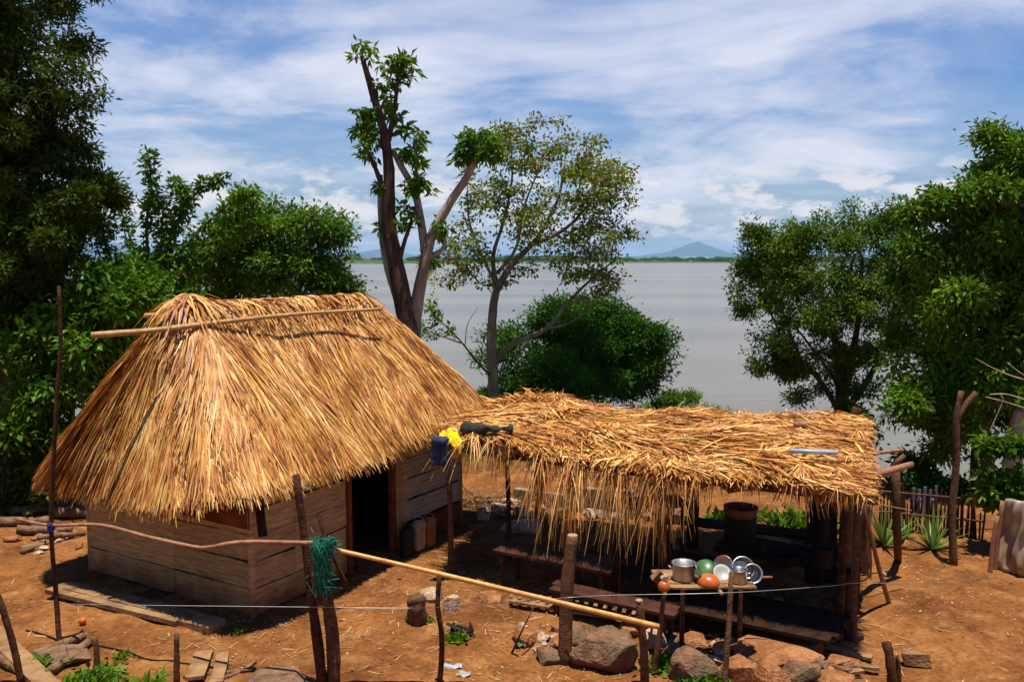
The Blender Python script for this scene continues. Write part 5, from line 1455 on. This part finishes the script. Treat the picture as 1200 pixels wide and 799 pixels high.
# ------------------------------------------------------------------ rocks
import bmesh
def rock_mesh(c, size, seed, m, name, label, group, rot=0., rough_=.28, sub=4, cat='rock'):
    bm = bmesh.new(); bmesh.ops.create_icosphere(bm, subdivisions=sub, radius=1)
    of = Vector((seed * 3.1, seed * 1.7, seed * .9)); rr_ = random.Random(int(seed * 100))
    planes = [(Vector((rr_.gauss(0, 1), rr_.gauss(0, 1), rr_.gauss(.2, .8))).normalized(), rr_.uniform(.55, .86)) for _ in range(11)] + [(Vector((rr_.gauss(0, .2), rr_.gauss(-.2, .2), 1)).normalized(), .62)]
    for v_ in bm.verts:
        d_ = v_.co.normalized(); n_ = mnoise.noise(d_ * 1.1 + of) * rough_ * 1.6 + mnoise.noise(d_ * 2.7 + of) * rough_ * .6 + mnoise.noise(d_ * 6 + of) * rough_ * .22
        q_ = d_ * (1 + n_ * .6) * 1.12
        # split faces
        for nn_, pd in planes:
            h_ = q_.dot(nn_) - pd
            if h_ > 0: q_ = q_ - nn_ * h_ * .95
        q_ = q_ * (1 + mnoise.noise(d_ * 9 + of) * .035)
        v_.co = Vector((q_.x * size[0], q_.y * size[1], q_.z * size[2]))
    bmesh.ops.rotate(bm, verts=bm.verts, cent=(0, 0, 0), matrix=Matrix.Rotation(rot, 3, 'Z'))
    me = bpy.data.meshes.new(name); bm.to_mesh(me); bm.free(); me.materials.append(m)
    for p_ in me.polygons: p_.use_smooth = sub > 2 and False
    o = bpy.data.objects.new(name, me); COL.objects.link(o); o.location = c
    return tag(o, label, cat, group)


def rock(u, v, w_px, h_px, m, label, seed, name='rock', rot=0., dz=.0, cat='rock', depth=None, group='loose rocks about the yard'):
    x, y, _ = G(u, v + h_px * .35); k2 = y / FPX; sx_ = w_px * k2 / 2 * 1.15; sz_ = h_px * k2 / 2 * 1.2
    return rock_mesh((x, y, gz(x, y) + sz_ * .45 + dz), (sx_, depth or sx_ * .8, sz_), seed, m, name, label, group, rot)


RK = [(712, 757, 82, 58, M_rock, 'largest grey brown boulder in front of the shelter bench'),
      (643, 765, 34, 24, M_rock, 'angular brown rock left of the largest boulder beside the cut post'),
      (672, 740, 36, 26, M_rock, 'rock behind the cut post left of the largest boulder'),
      (615, 742, 40, 20, M_rock_red, 'flat ochre rock at the left end of the stone row'),
      (766, 745, 38, 30, M_rock_pale, 'pale rock just right of the bent fence post'),
      (738, 733, 34, 22, M_rock_red, 'ochre rock resting behind the top of the largest boulder'),
      (815, 778, 54, 44, M_rock, 'dark upright mossy rock right of the first rack leg'),
      (812, 748, 30, 14, M_rock_red, 'thin flat ochre stone stacked above the dark mossy rock'),
      (845, 757, 20, 22, M_rock_red, 'small upright ochre stone left of the second rack leg'),
      (869, 782, 42, 34, M_rock_red, 'ochre rock immediately right of the second rack leg'),
      (866, 760, 34, 14, M_rock_red, 'flat stone on top of the ochre rock by the second rack leg'),
      (916, 763, 84, 26, M_rock_red, 'broad flat slab of ochre stone on top of the stone heap'),
      (903, 789, 42, 34, M_rock_red, 'rounded ochre rock under the left end of the broad flat slab'),
      (938, 788, 40, 28, M_rock, 'dark rock under the right end of the broad flat slab'),
      (985, 775, 44, 16, M_rock_red, 'low flat stone right of the stone heap'),
      (975, 795, 50, 18, M_rock_red, 'flat stone at the bottom edge right of the stone heap'),
      (1002, 742, 24, 14, M_rock, 'small dark stone at the foot of the rightmost shelter post'),
      (790, 760, 30, 24, M_rock, 'brown rock between the bent fence post and the mossy rock'),
      (527, 706, 22, 30, M_rock_pale, 'small white rock behind the thin crooked post'),
      (508, 692, 26, 22, M_rock_pale, 'pale flat rock behind the old stump'),
      (320, 800, 70, 18, M_rock, 'low round rock at the bottom edge left of the split post'),
      (540, 668, 16, 8, M_rock, 'small stone at the foot of the left shelter post'),
      (578, 700, 30, 10, M_rock_red, 'flat reddish stone left of the pallet'),
      (70, 768, 60, 16, M_rock, 'flat dark stone beside the tall pole foot')]
for i, (u, v, w_, h_, m, lb) in enumerate(RK): rock(u, v, w_, h_, m, lb, i * 1.37 + 2, rot=rng.uniform(-.6, .6))
# rubble filling the heap: look-alikes
lab = 'small ochre rubble stone in the row along the front of the shelter'
for i in range(70):
    u = rng.uniform(600, 1000); v = 738 + (u - 600) * .085 + rng.uniform(-12, 26); s_ = rng.uniform(7, 18)
    kk_ = i % 4 if i % 7 else 3
    rock(u, v, s_ * 1.3, s_ * .8, [M_rock, M_rock_red, M_rock_red, M_rock_pale][kk_], lab.replace('ochre', ['brown', 'ochre', 'ochre', 'pale'][kk_]), 40 + i, name='rubble_stone', rot=rng.uniform(0, 3), group='rubble stones along the shelter front', cat='stone')
# stones along the back, behind the shelter
lab = 'pale stone in the rubble line behind the shelter'
for i in range(34):
    u = rng.uniform(560, 790); v = rng.uniform(585, 608); s_ = rng.uniform(8, 20)
    rock(u, v, s_ * 1.3, s_ * .8, [M_rock_pale, M_rock, M_cement][i % 3], lab.replace('pale', ['pale', 'brown', 'grey'][i % 3]), 140 + i, name='rubble_stone', rot=rng.uniform(0, 3), group='rubble stones behind the shelter', cat='stone')
# heap of pale ash/lime behind
x, y, _ = G(612, 620); 
rock_mesh((x, y, .02), (.42, .3, .16), 3.3, M_rock_pale, 'lime_heap', 'low heap of pale lime by the rear shelter post', None, cat='heap')
# cement wall remains
cw = MB()
for (u0, v0, u1, v1, h_) in ((604, 590, 660, 598, .34), (664, 599, 742, 605, .5), (748, 603, 790, 604, .3)):
    a1 = np.array(G(u0, v0)); b1 = np.array(G(u1, v1)); cw.beam(a1 + [0, 0, h_ / 2 - .04], b1 + [0, 0, h_ / 2 - .04], .16, h_, n=5)
single(cw, 'cement_wall', M_cement, 'low broken cement wall behind the shelter', 'wall')
# orange rocks seen through the shelter on the right
rock(905, 617, 70, 16, M_rock_red, 'long orange boulder seen through the right half of the shelter', 5.5)
rock(898, 632, 50, 14, M_rock_red, 'second orange rock in front of the long orange boulder', 9.5)

# dry brush dumped behind the shelter's left end
mb = MB(); c0 = np.array(G(572, 592))
for i in range(110):
    a_ = c0 + [rng.normal(0, .30), rng.normal(0, .18), rng.uniform(0, .16)]; d_ = unit([rng.normal(0, 1), rng.normal(0, .5), rng.normal(.12, .22)]); mb.tube([a_, a_ + d_ * rng.uniform(.15, .3) + rng.normal(0, .02, 3), a_ + d_ * rng.uniform(.35, .6)], [.012, .009, .004], 4)
single(mb, 'brush_pile', M_oldwood, 'heap of dry brushwood behind the left end of the shelter', 'brush pile')
# stump with dark core
t_ = thing('old_stump', 'short old tree stump with weeds at its foot in the middle of the yard', 'stump', G(489, 728))
post('body', t_, [gp(489, 728), P(489, 712, 10.85), P(487, 699, 10.85)], .13, .11, M_post_mid, n=12, wobv=.14)
t_ = thing('burnt_stump', 'small black burnt stump ringed by green weeds', 'stump', G(541, 745))
mb = MB()
for i in range(6):
    a_ = np.array(gp(541 + rng.normal(0, 5), 745, -.05)); mb.tube([a_, a_ + [rng.normal(0, .05), rng.normal(0, .03), .12], a_ + [rng.normal(0, .1), rng.normal(0, .05), .2]], [.04, .03, .012], 6, wob=.15)
mb.build('body', M_soot, t_)


# ------------------------------------------------------------------ small plants
def weed(u, v, name, label, m, n, L_, W_, r_, upv=.8, group=None, cat='plant'):
    x, y, _ = G(u, v); mb = MB(); nn = n
    p0 = np.stack([x + rng.normal(0, r_, nn), y + rng.normal(0, r_ * .8, nn), np.zeros(nn)], 1); p0[:, 2] = gz(x, y) + rng.uniform(0, L_ * .6, nn)
    d_ = rng.normal(0, .6, (nn, 3)); d_[:, 2] = np.abs(d_[:, 2]) * .3 + upv * rng.random(nn)
    vv, qq = leaf_quads(p0, d_, L_ * rng.uniform(.5, 1.1, nn), np.full(nn, W_), .5); mb.addq(vv, qq)
    for c_ in p0[::2]: mb.tube([(x, y, gz(x, y) - .02), tuple(c_)], .003, 3, cap=False)
    return single(mb, name, m, label, cat, group, loc=(x, y, gz(x, y)))


weed(482, 728, 'weed', 'small weed left of the old stump foot', M_leaf_mid, 45, .09, .045, .05)
weed(500, 730, 'weed', 'small weed right of the old stump foot', M_leaf_mid, 30, .08, .04, .04)
weed(535, 750, 'weed', 'green weeds in front of the burnt stump', M_leaf_mid, 80, .09, .05, .08)
weed(787, 782, 'weed', 'bushy weed between the bent fence post and the dark mossy rock', M_leaf_mid, 320, .09, .05, .14)
weed(822, 800, 'weed', 'weed at the bottom edge below the dark mossy rock', M_leaf_mid, 180, .09, .05, .12)
weed(105, 800, 'weed', 'bright low weeds at the bottom left by the frayed stake', M_leaf_bright, 260, .13, .06, .18)
weed(48, 783, 'weed', 'bright weeds over the fallen logs in the bottom left corner', M_leaf_bright, 80, .12, .06, .10)
weed(140, 770, 'weed', 'tiny weed right of the frayed stake', M_leaf_mid, 40, .08, .04, .08)
weed(935, 620, 'weed', 'green bushy plant seen through the right half of the shelter', M_leaf_mid, 800, .24, .10, .32)
weed(850, 612, 'weed', 'dark small plant seen left of the drum', M_leaf_dense, 160, .2, .07, .15)
weed(280, 742, 'weed', 'tiny green tuft below the hut corner', M_leaf_mid, 20, .06, .03, .04)
weed(617, 745, 'weed', 'tiny green tuft beside the flat ochre rock', M_leaf_mid, 30, .06, .03, .05)


def blades(u, v, name, label, m, n, L_, W_, sag, spread, cat='plant', r_=.03, Yz=None, group=None, rough_r=.2):
    x, y, _ = G(u, v); z = gz(x, y); mb = MB(); an = rng.uniform(0, 6.28, n); el = rng.uniform(spread[0], spread[1], n)
    d_ = np.stack([np.cos(an) * np.cos(el), np.sin(an) * np.cos(el), np.sin(el)], 1)
    p0 = np.array([x, y, z]) + d_ * r_ * np.array([1, 1, .3])
    sd2 = np.stack([-np.sin(an), np.cos(an), np.zeros(n)], 1)
    strands(mb, p0, d_, L_ * rng.uniform(.65, 1.1, n), np.full(n, W_), sag=sag, segs=6, side=sd2, roll=rough_r, taper=.05)
    return single(mb, name, m, label, cat, group, loc=(x, y, z))


blades(1035, 640, 'agave', 'leftmost spiky agave beside the slanting brace', M_agave, 34, .78, .05, .12, (.5, 1.45))
blades(1060, 632, 'agave', 'smallest spiky agave between the other two', M_agave, 24, .55, .045, .12, (.5, 1.4))
blades(1092, 645, 'agave', 'rightmost spiky agave near the forked tree post', M_agave, 38, .80, .05, .12, (.4, 1.45))
blades(172, 806, 'maize_seedling', 'young maize plant with broad blades at the bottom left edge', M_leaf_bright, 16, .42, .06, .35, (.6, 1.45))
blades(188, 800, 'maize_seedling', 'smaller maize seedling right of the broad-bladed one', M_leaf_bright, 8, .3, .05, .3, (.7, 1.45))
# yellowed banana-like leaves left
blades(45, 545, 'yellowing_plant', 'yellowing broad-bladed plant below the bush at the left edge', M_leaf_bright, 18, .95, .16, .5, (.6, 1.5))
# ground cover on the bank: one object
gb = MB(); nn = 26000
gx = rng.uniform(-14, 16, nn); gy = rng.uniform(18.5, 37.5, nn); gzz = terrain(gx, gy)
kp = (gzz > WATER_Z + .02) & (gzz < .2) & (rng.random(nn) < np.clip((gy - 18.5) / 5, .02, 1)); gx, gy, gzz = gx[kp], gy[kp], gzz[kp]; nn = len(gx)
d_ = np.stack([rng.normal(0, .5, nn), rng.normal(0, .5, nn), rng.uniform(.4, 1.2, nn)], 1)
strands(gb, np.stack([gx, gy, gzz], 1), d_, rng.uniform(.15, .5, nn), rng.uniform(.015, .05, nn), sag=.3, segs=2, roll=.5, taper=.1)
tag(gb.build('bank_grass', M_grass), None, None, kind='stuff')
for i, (u, v, s_, lb) in enumerate(((545, 470, 1.0, 'bright waterside bush at the foot of the hut roof right slope'), (790, 474, .8, 'small bright waterside clump right of the dense shore bush'))):
    Yb = 32.5; c = P(u, v, Yb); 
    cl = shell_points([(c[0], Yb, c[2] + .1, 1.1 * s_, .8, .5 * s_)], 60, .2)
    b0 = (c[0], Yb, gz(c[0], Yb))
    tree('waterside_bush', lb, 'bush', b0, [limb([b0, (c[0], Yb, c[2] - .1), (c[0], Yb, c[2] + .2)], .03, .01)], cl, dict(rc=.22, n_per=40, Lf=.2, Wf=.05, droop=-.3, upb=.3), M_leaf_bright, M_bark, tip=.003, nside=5)

# ------------------------------------------------------------------ right side of the yard
fk = MB(); q_ = smooth_path([gp(1118, 662), P(1116, 600, 13.0), P(1121, 540, 13.0), P(1121, 490, 13.0), P(1127, 458, 13.0)], 4)
fk.tube(q_, np.linspace(.060, .044, len(q_)), 10, wob=.06); fk.tube(smooth_path([P(1121, 492, 13.0), P(1131, 475, 13.0), P(1144, 460, 13.0)], 3), .045, 8, wob=.06)
single(fk, 'forked_tree_post', M_post_mid, 'lopped forked tree post standing alone at the right of the yard', 'post', smooth=True)
# bare twigs over it
bt_ = MB()
for pp in ([(1143, 420), (1165, 432), (1190, 442), (1215, 448)], [(1155, 465), (1175, 470), (1200, 478)], [(1160, 462), (1180, 462), (1205, 470)], [(1180, 425), (1200, 440), (1215, 448)], [(1160, 505), (1175, 470), (1172, 462)]):
    bt_.tube(smooth_path([P(u, v, 14.5) for u, v in pp], 3), np.linspace(.007, .014, 3 * (len(pp) - 1) + 1), 5)
bt_.tube(smooth_path([P(1215, 448, 14.5), P(1212, 540, 14.6), P(1216, 640, 14.6), G(1216, 652, -.1)], 3), np.linspace(.03, .05, 10), 6)
single(bt_, 'bare_sapling', M_bark_pale, 'leafless sapling with thin pale twigs at the right edge', 'sapling')
# plastic sheet bundle
x0, y0, _ = G(1178, 676)
def tarpfn(a, b):
    th = (b - .1) * 3.6; r_ = .55 + .05 * math.sin(b * 17 + a * 4) + .04 * math.sin(a * 9) + .035 * math.sin(b * 41 + 3 * math.sin(a * 5)) + .02 * math.sin(b * 67 - a * 11)
    z = a * 1.0; rr_ = r_ * (1 - .22 * a) ; return np.array([x0 + .55 + rr_ * -math.cos(th) * .85, y0 + .35 - rr_ * math.sin(th) * .8, z + .02 + .08 * math.sin(b * 6) * a])
cloth('plastic_sheet', grid(tarpfn, 24, 90), M_tarp, 'cloudy plastic sheet wrapped round a heap at the right edge', 'sheet', thick=.008)
for i, (u, v, h_, lb) in enumerate(((1160, 672, .95, 'thin reddish post left of the plastic sheet'), (1166, 668, 1.15, 'taller reddish board post rising behind the plastic sheet edge'))):
    single_post('sheet_post', lb, [gp(u, v), tuple(np.array(gp(u, v)) + [.02, 0, h_ * .5]), tuple(np.array(gp(u, v)) + [.06, 0, h_])], .035, .03, M_stick)
# sheets of scrap and dark wicker fence behind agaves
wf = thing('stick_fence', 'dark stick fence behind the three agaves', 'fence', G(1085, 622))
mb = MB()
for i in range(46):
    q1 = i / 45; a1 = np.array(G(1030, 618)) * (1 - q1) + np.array(G(1150, 634)) * q1; h_ = rng.uniform(.45, .8)
    mb.tube([a1 + [0, 0, -.1], a1 + [rng.normal(0, .03), rng.normal(0, .03), h_]], [.02, .014], 5)
mb.build('sticks', M_post, wf)
for z_ in (.3, .65):
    mb = MB(); mb.tube([np.array(G(1028, 618)) + [0, -.04, z_], np.array(G(1152, 634)) + [0, -.04, z_ + .04]], .018, 6); mb.build('crossbar', M_post_mid, wf)
pf = thing('painted_fence', 'flaking pale blue picket fence panel above the rightmost agave', 'fence', G(1090, 607))
for i in range(5):
    q1 = i / 4; a1 = np.array(P(1070 + 26 * q1, 598, 15.6)); mb = MB(); mb.beam(a1 + [0, 0, -.45], a1 + [.0, 0, .42 + rng.uniform(-.06, .05)], .05, .02, up=(0, -1, 0)); mb.build('picket', M_paint, pf)
mb = MB(); a1 = np.array(P(1066, 585, 15.63)); mb.beam(a1, a1 + [.5, 0, 0], .06, .02); mb.build('rail', M_paint, pf)
# small stick spanning at the shelter end, and line
single_post('thin_rail', 'thin grey rail below the beams at the right end of the shelter', [P(1000, 586, 11.4), P(1035, 592, 11.6), P(1068, 598, 11.9)], .012, .010, M_oldwood, 'rail')
mb = MB(); mb.box(np.array(G(1073, 777)) + [0, 0, .07], (.27, .13, .13), Matrix.Rotation(-.35, 3, 'Z'), jit=.012); single(mb, 'wood_block', M_oldwood, 'squared wood block right of the black broken post', 'block')
rock(1010, 665, 16, 10, M_rock, 'small grey stone on the bare earth near the forked tree post', 77)
rock(1035, 672, 10, 6, M_rock_pale, 'tiny pale stone on the bare earth right of the shelter', 79)
# planks on ground right lower
for i, (a_, b_, w_, lb) in enumerate((((968, 762), (1022, 776), .10, 'flat board lying right of the stone heap'), ((1000, 785), (1030, 788), .07, 'short board lying below the flat board by the stone heap'), ((950, 800), (1010, 790), .08, 'narrow board at the bottom edge left of the black broken post'))):
    mb = MB(); mb.beam(np.array(G(*a_)) + [0, 0, .05], np.array(G(*b_)) + [0, 0, .05], w_, .035, n=4); single(mb, 'loose_board', M_oldwood, lb, 'board')

# ------------------------------------------------------------------ wood piles on the left
def log(a_, b_, r_, name, label, m=M_logbark, za=0., zb=0., cat='log', group=None, lift=.8):
    A_ = np.array(G(*a_)); B_ = np.array(G(*b_)); A_[2] = gz(A_[0], A_[1]) + r_ * lift + za; B_[2] = gz(B_[0], B_[1]) + r_ * lift + zb
    mid = (A_ + B_) / 2 + rng.normal(0, .02, 3); mb = MB(); q_ = smooth_path([A_, mid, B_], 4); mb.tube(q_, np.linspace(r_, r_ * .8, len(q_)), 9, wob=.10); return single(mb, name, m, label, cat, group, smooth=True)


def board(a_, b_, w_, t__, label, m=M_oldwood, za=0., zb=0., name='loose_board'):
    A_ = np.array(G(*a_)) + [0, 0, .05 + za]; B_ = np.array(G(*b_)) + [0, 0, .05 + zb]; mb = MB(); mb.beam(A_, B_, w_, t__, n=5, bow=.01); return single(mb, name, m, label, 'board')


board((-30, 735), (62, 815), .22, .07, 'broad grey board slanting out of the bottom left corner', za=.1)
log((-20, 760), (45, 800), .07, 'log', 'thin log below the broad board in the bottom left corner')
log((60, 790), (105, 757), .06, 'log', 'log pointing away from camera left of the frayed stake')
log((40, 770), (100, 750), .05, 'log', 'thin log lying at the foot of the tall pole')
board((228, 800), (240, 768), .2, .04, 'split board at the bottom edge right of the straight dark stake')
board((254, 806), (262, 770), .14, .05, 'narrower dark split board right of the other split board')
log((215, 790), (300, 790), .03, 'log', 'thin stick lying across the split boards')
log((262, 798), (300, 778), .022, 'log', 'short twig sticking out right of the split boards')
for i, (a_, b_, r_, lb) in enumerate((((0, 618), (62, 612), .09, 'thick log on the wood pile at the left edge'), ((20, 628), (85, 622), .07, 'mid log on the wood pile left of the hut'), ((45, 640), (100, 628), .05, 'thin log in front of the wood pile'), ((60, 606), (110, 604), .10, 'dark log of the wood pile nearest the hut'), ((-20, 606), (50, 603), .08, 'rear log of the wood pile'), ((30, 612), (58, 600), .05, 'crosswise log lying on the wood pile'))):
    log(a_, b_, r_, 'log', lb, za=.05 * (i % 3))
board((-6, 606), (18, 596), .10, .03, 'sawn board end leaning on the wood pile at the left edge', za=.22, zb=.35)
log((25, 650), (50, 642), .05, 'log', 'short chunk of wood in front of the wood pile')
board((25, 645), (52, 640), .12, .03, 'flat offcut lying in front of the wood pile')
for i in range(16):
    rock(rng.uniform(0, 95), rng.uniform(618, 648), rng.uniform(8, 20), rng.uniform(5, 10), [M_rock, M_rock_pale, M_rock_red][i % 3], 'small ' + ['brown', 'pale', 'ochre'][i % 3] + ' stone scattered round the wood pile', 300 + i, name='pile_stone', group='stones round the wood pile', cat='stone')
# small thrown-away things
x, y, _ = G(97, 734); mb = MB(); mb.lathe((x, y, gz(x, y)), [(.01, 0), (.035, .01), (.045, .04), (.035, .075), (.008, .085)], 14); single(mb, 'fruit', M_fruit, 'small orange fruit on the earth below the long slab', 'fruit', smooth=True)
cloth('plastic_bag', grid(lambda a, b: np.array(G(530, 783)) + np.array([(b - .5) * .22, (a - .5) * .10, .02 + .02 * math.sin(b * 9 + a * 7)]), 8, 10), M_pipe, 'flattened grey blue plastic bag on the earth', 'bag', thick=.006)
cloth('paper_scrap', grid(lambda a, b: np.array(G(543, 791)) + np.array([(b - .5) * .16, (a - .5) * .12, .018 + .015 * math.sin(b * 8 + a * 5)]), 7, 7), M_white, 'pale paper scrap beside the grey blue bag', 'paper', thick=.005)
cloth('green_rag', grid(lambda a, b: np.array(G(610, 757)) + np.array([(b - .5) * .12, (a - .5) * .08, .02 + .02 * math.sin(b * 11 + a * 7)]), 7, 8), M_green_pl, 'small green plastic scrap left of the rocks', 'scrap', thick=.006)
single_post('black_stick', 'thin black stick leaning over the yard left of the rocks', [gp(600, 763, .0), P(612, 738, 9.95), P(627, 708, 10.2)], .014, .008, M_post, 'stick')
mb = MB(); 
for pp in ([(0, 690), (25, 692)],): pass

# litter: dry leaf bits and pebbles over the yard (uncountable)
lt = MB(); nn = 5200; lx = rng.uniform(-8, 8, nn); ly = rng.uniform(8.6, 17, nn)
cm = (rng.random(nn) < (.22 + .78 * (np.sin(lx * 1.7 + 1) * np.cos(ly * 1.3) > .15)))
lx, ly = lx[cm], ly[cm]; nn = len(lx); lz = terrain(lx, ly) + .012
d_ = rng.normal(0, 1, (nn, 3)); d_[:, 2] *= .15
vv, qq = leaf_quads(np.stack([lx, ly, lz], 1), d_, rng.uniform(.012, .055, nn) * (.5 + rng.random(nn)), rng.uniform(.006, .02, nn), .9, .05); lt.addq(vv, qq)
ns = 1500; sx_ = np.concatenate([rng.normal(-2.5, 2.6, ns // 2), rng.normal(2.2, 2.2, ns - ns // 2)]); sy_ = rng.normal(11, 1.6, ns)
kp = (sy_ > 8.5) & (sy_ < 17); sx_, sy_ = sx_[kp], sy_[kp]; ns = len(sx_)
d_ = rng.normal(0, 1, (ns, 3)); d_[:, 2] = 0
strands(lt, np.stack([sx_, sy_, terrain(sx_, sy_) + .016], 1), d_, rng.uniform(.05, .22, ns), rng.uniform(.003, .009, ns), sag=.0, segs=2, side=np.tile([0., 0, 1.], (ns, 1)) * 0 + np.stack([-d_[:, 1], d_[:, 0], d_[:, 2]], 1), roll=.1, taper=.5)
tag(lt.build('leaf_litter', M_litter), None, None, kind='stuff')
pb = MB(); nn = 1300
for i in range(nn):
    x = rng.uniform(-7.5, 8); y = rng.uniform(8.8, 17); s_ = rng.uniform(.006, .022) * (1.6 if rng.random() < .06 else 1)
    c = np.array([x, y, gz(x, y) + s_ * .3]); v_ = unit(rng.normal(0, 1, (6, 3)) * .3 + np.array([[1, 0, 0], [-1, 0, 0], [0, 1, 0], [0, -1, 0], [0, 0, 1], [0, 0, -1]])) * s_ * np.array([1.2, 1, .7]) + c
    pb.add(v_, [(0, 2, 4), (2, 1, 4), (1, 3, 4), (3, 0, 4), (2, 0, 5), (1, 2, 5), (3, 1, 5), (0, 3, 5)])
tag(pb.build('pebbles', M_rock_red), None, None, kind='stuff')

for o in bpy.data.objects:
    if '_w' in o: del o['_w']
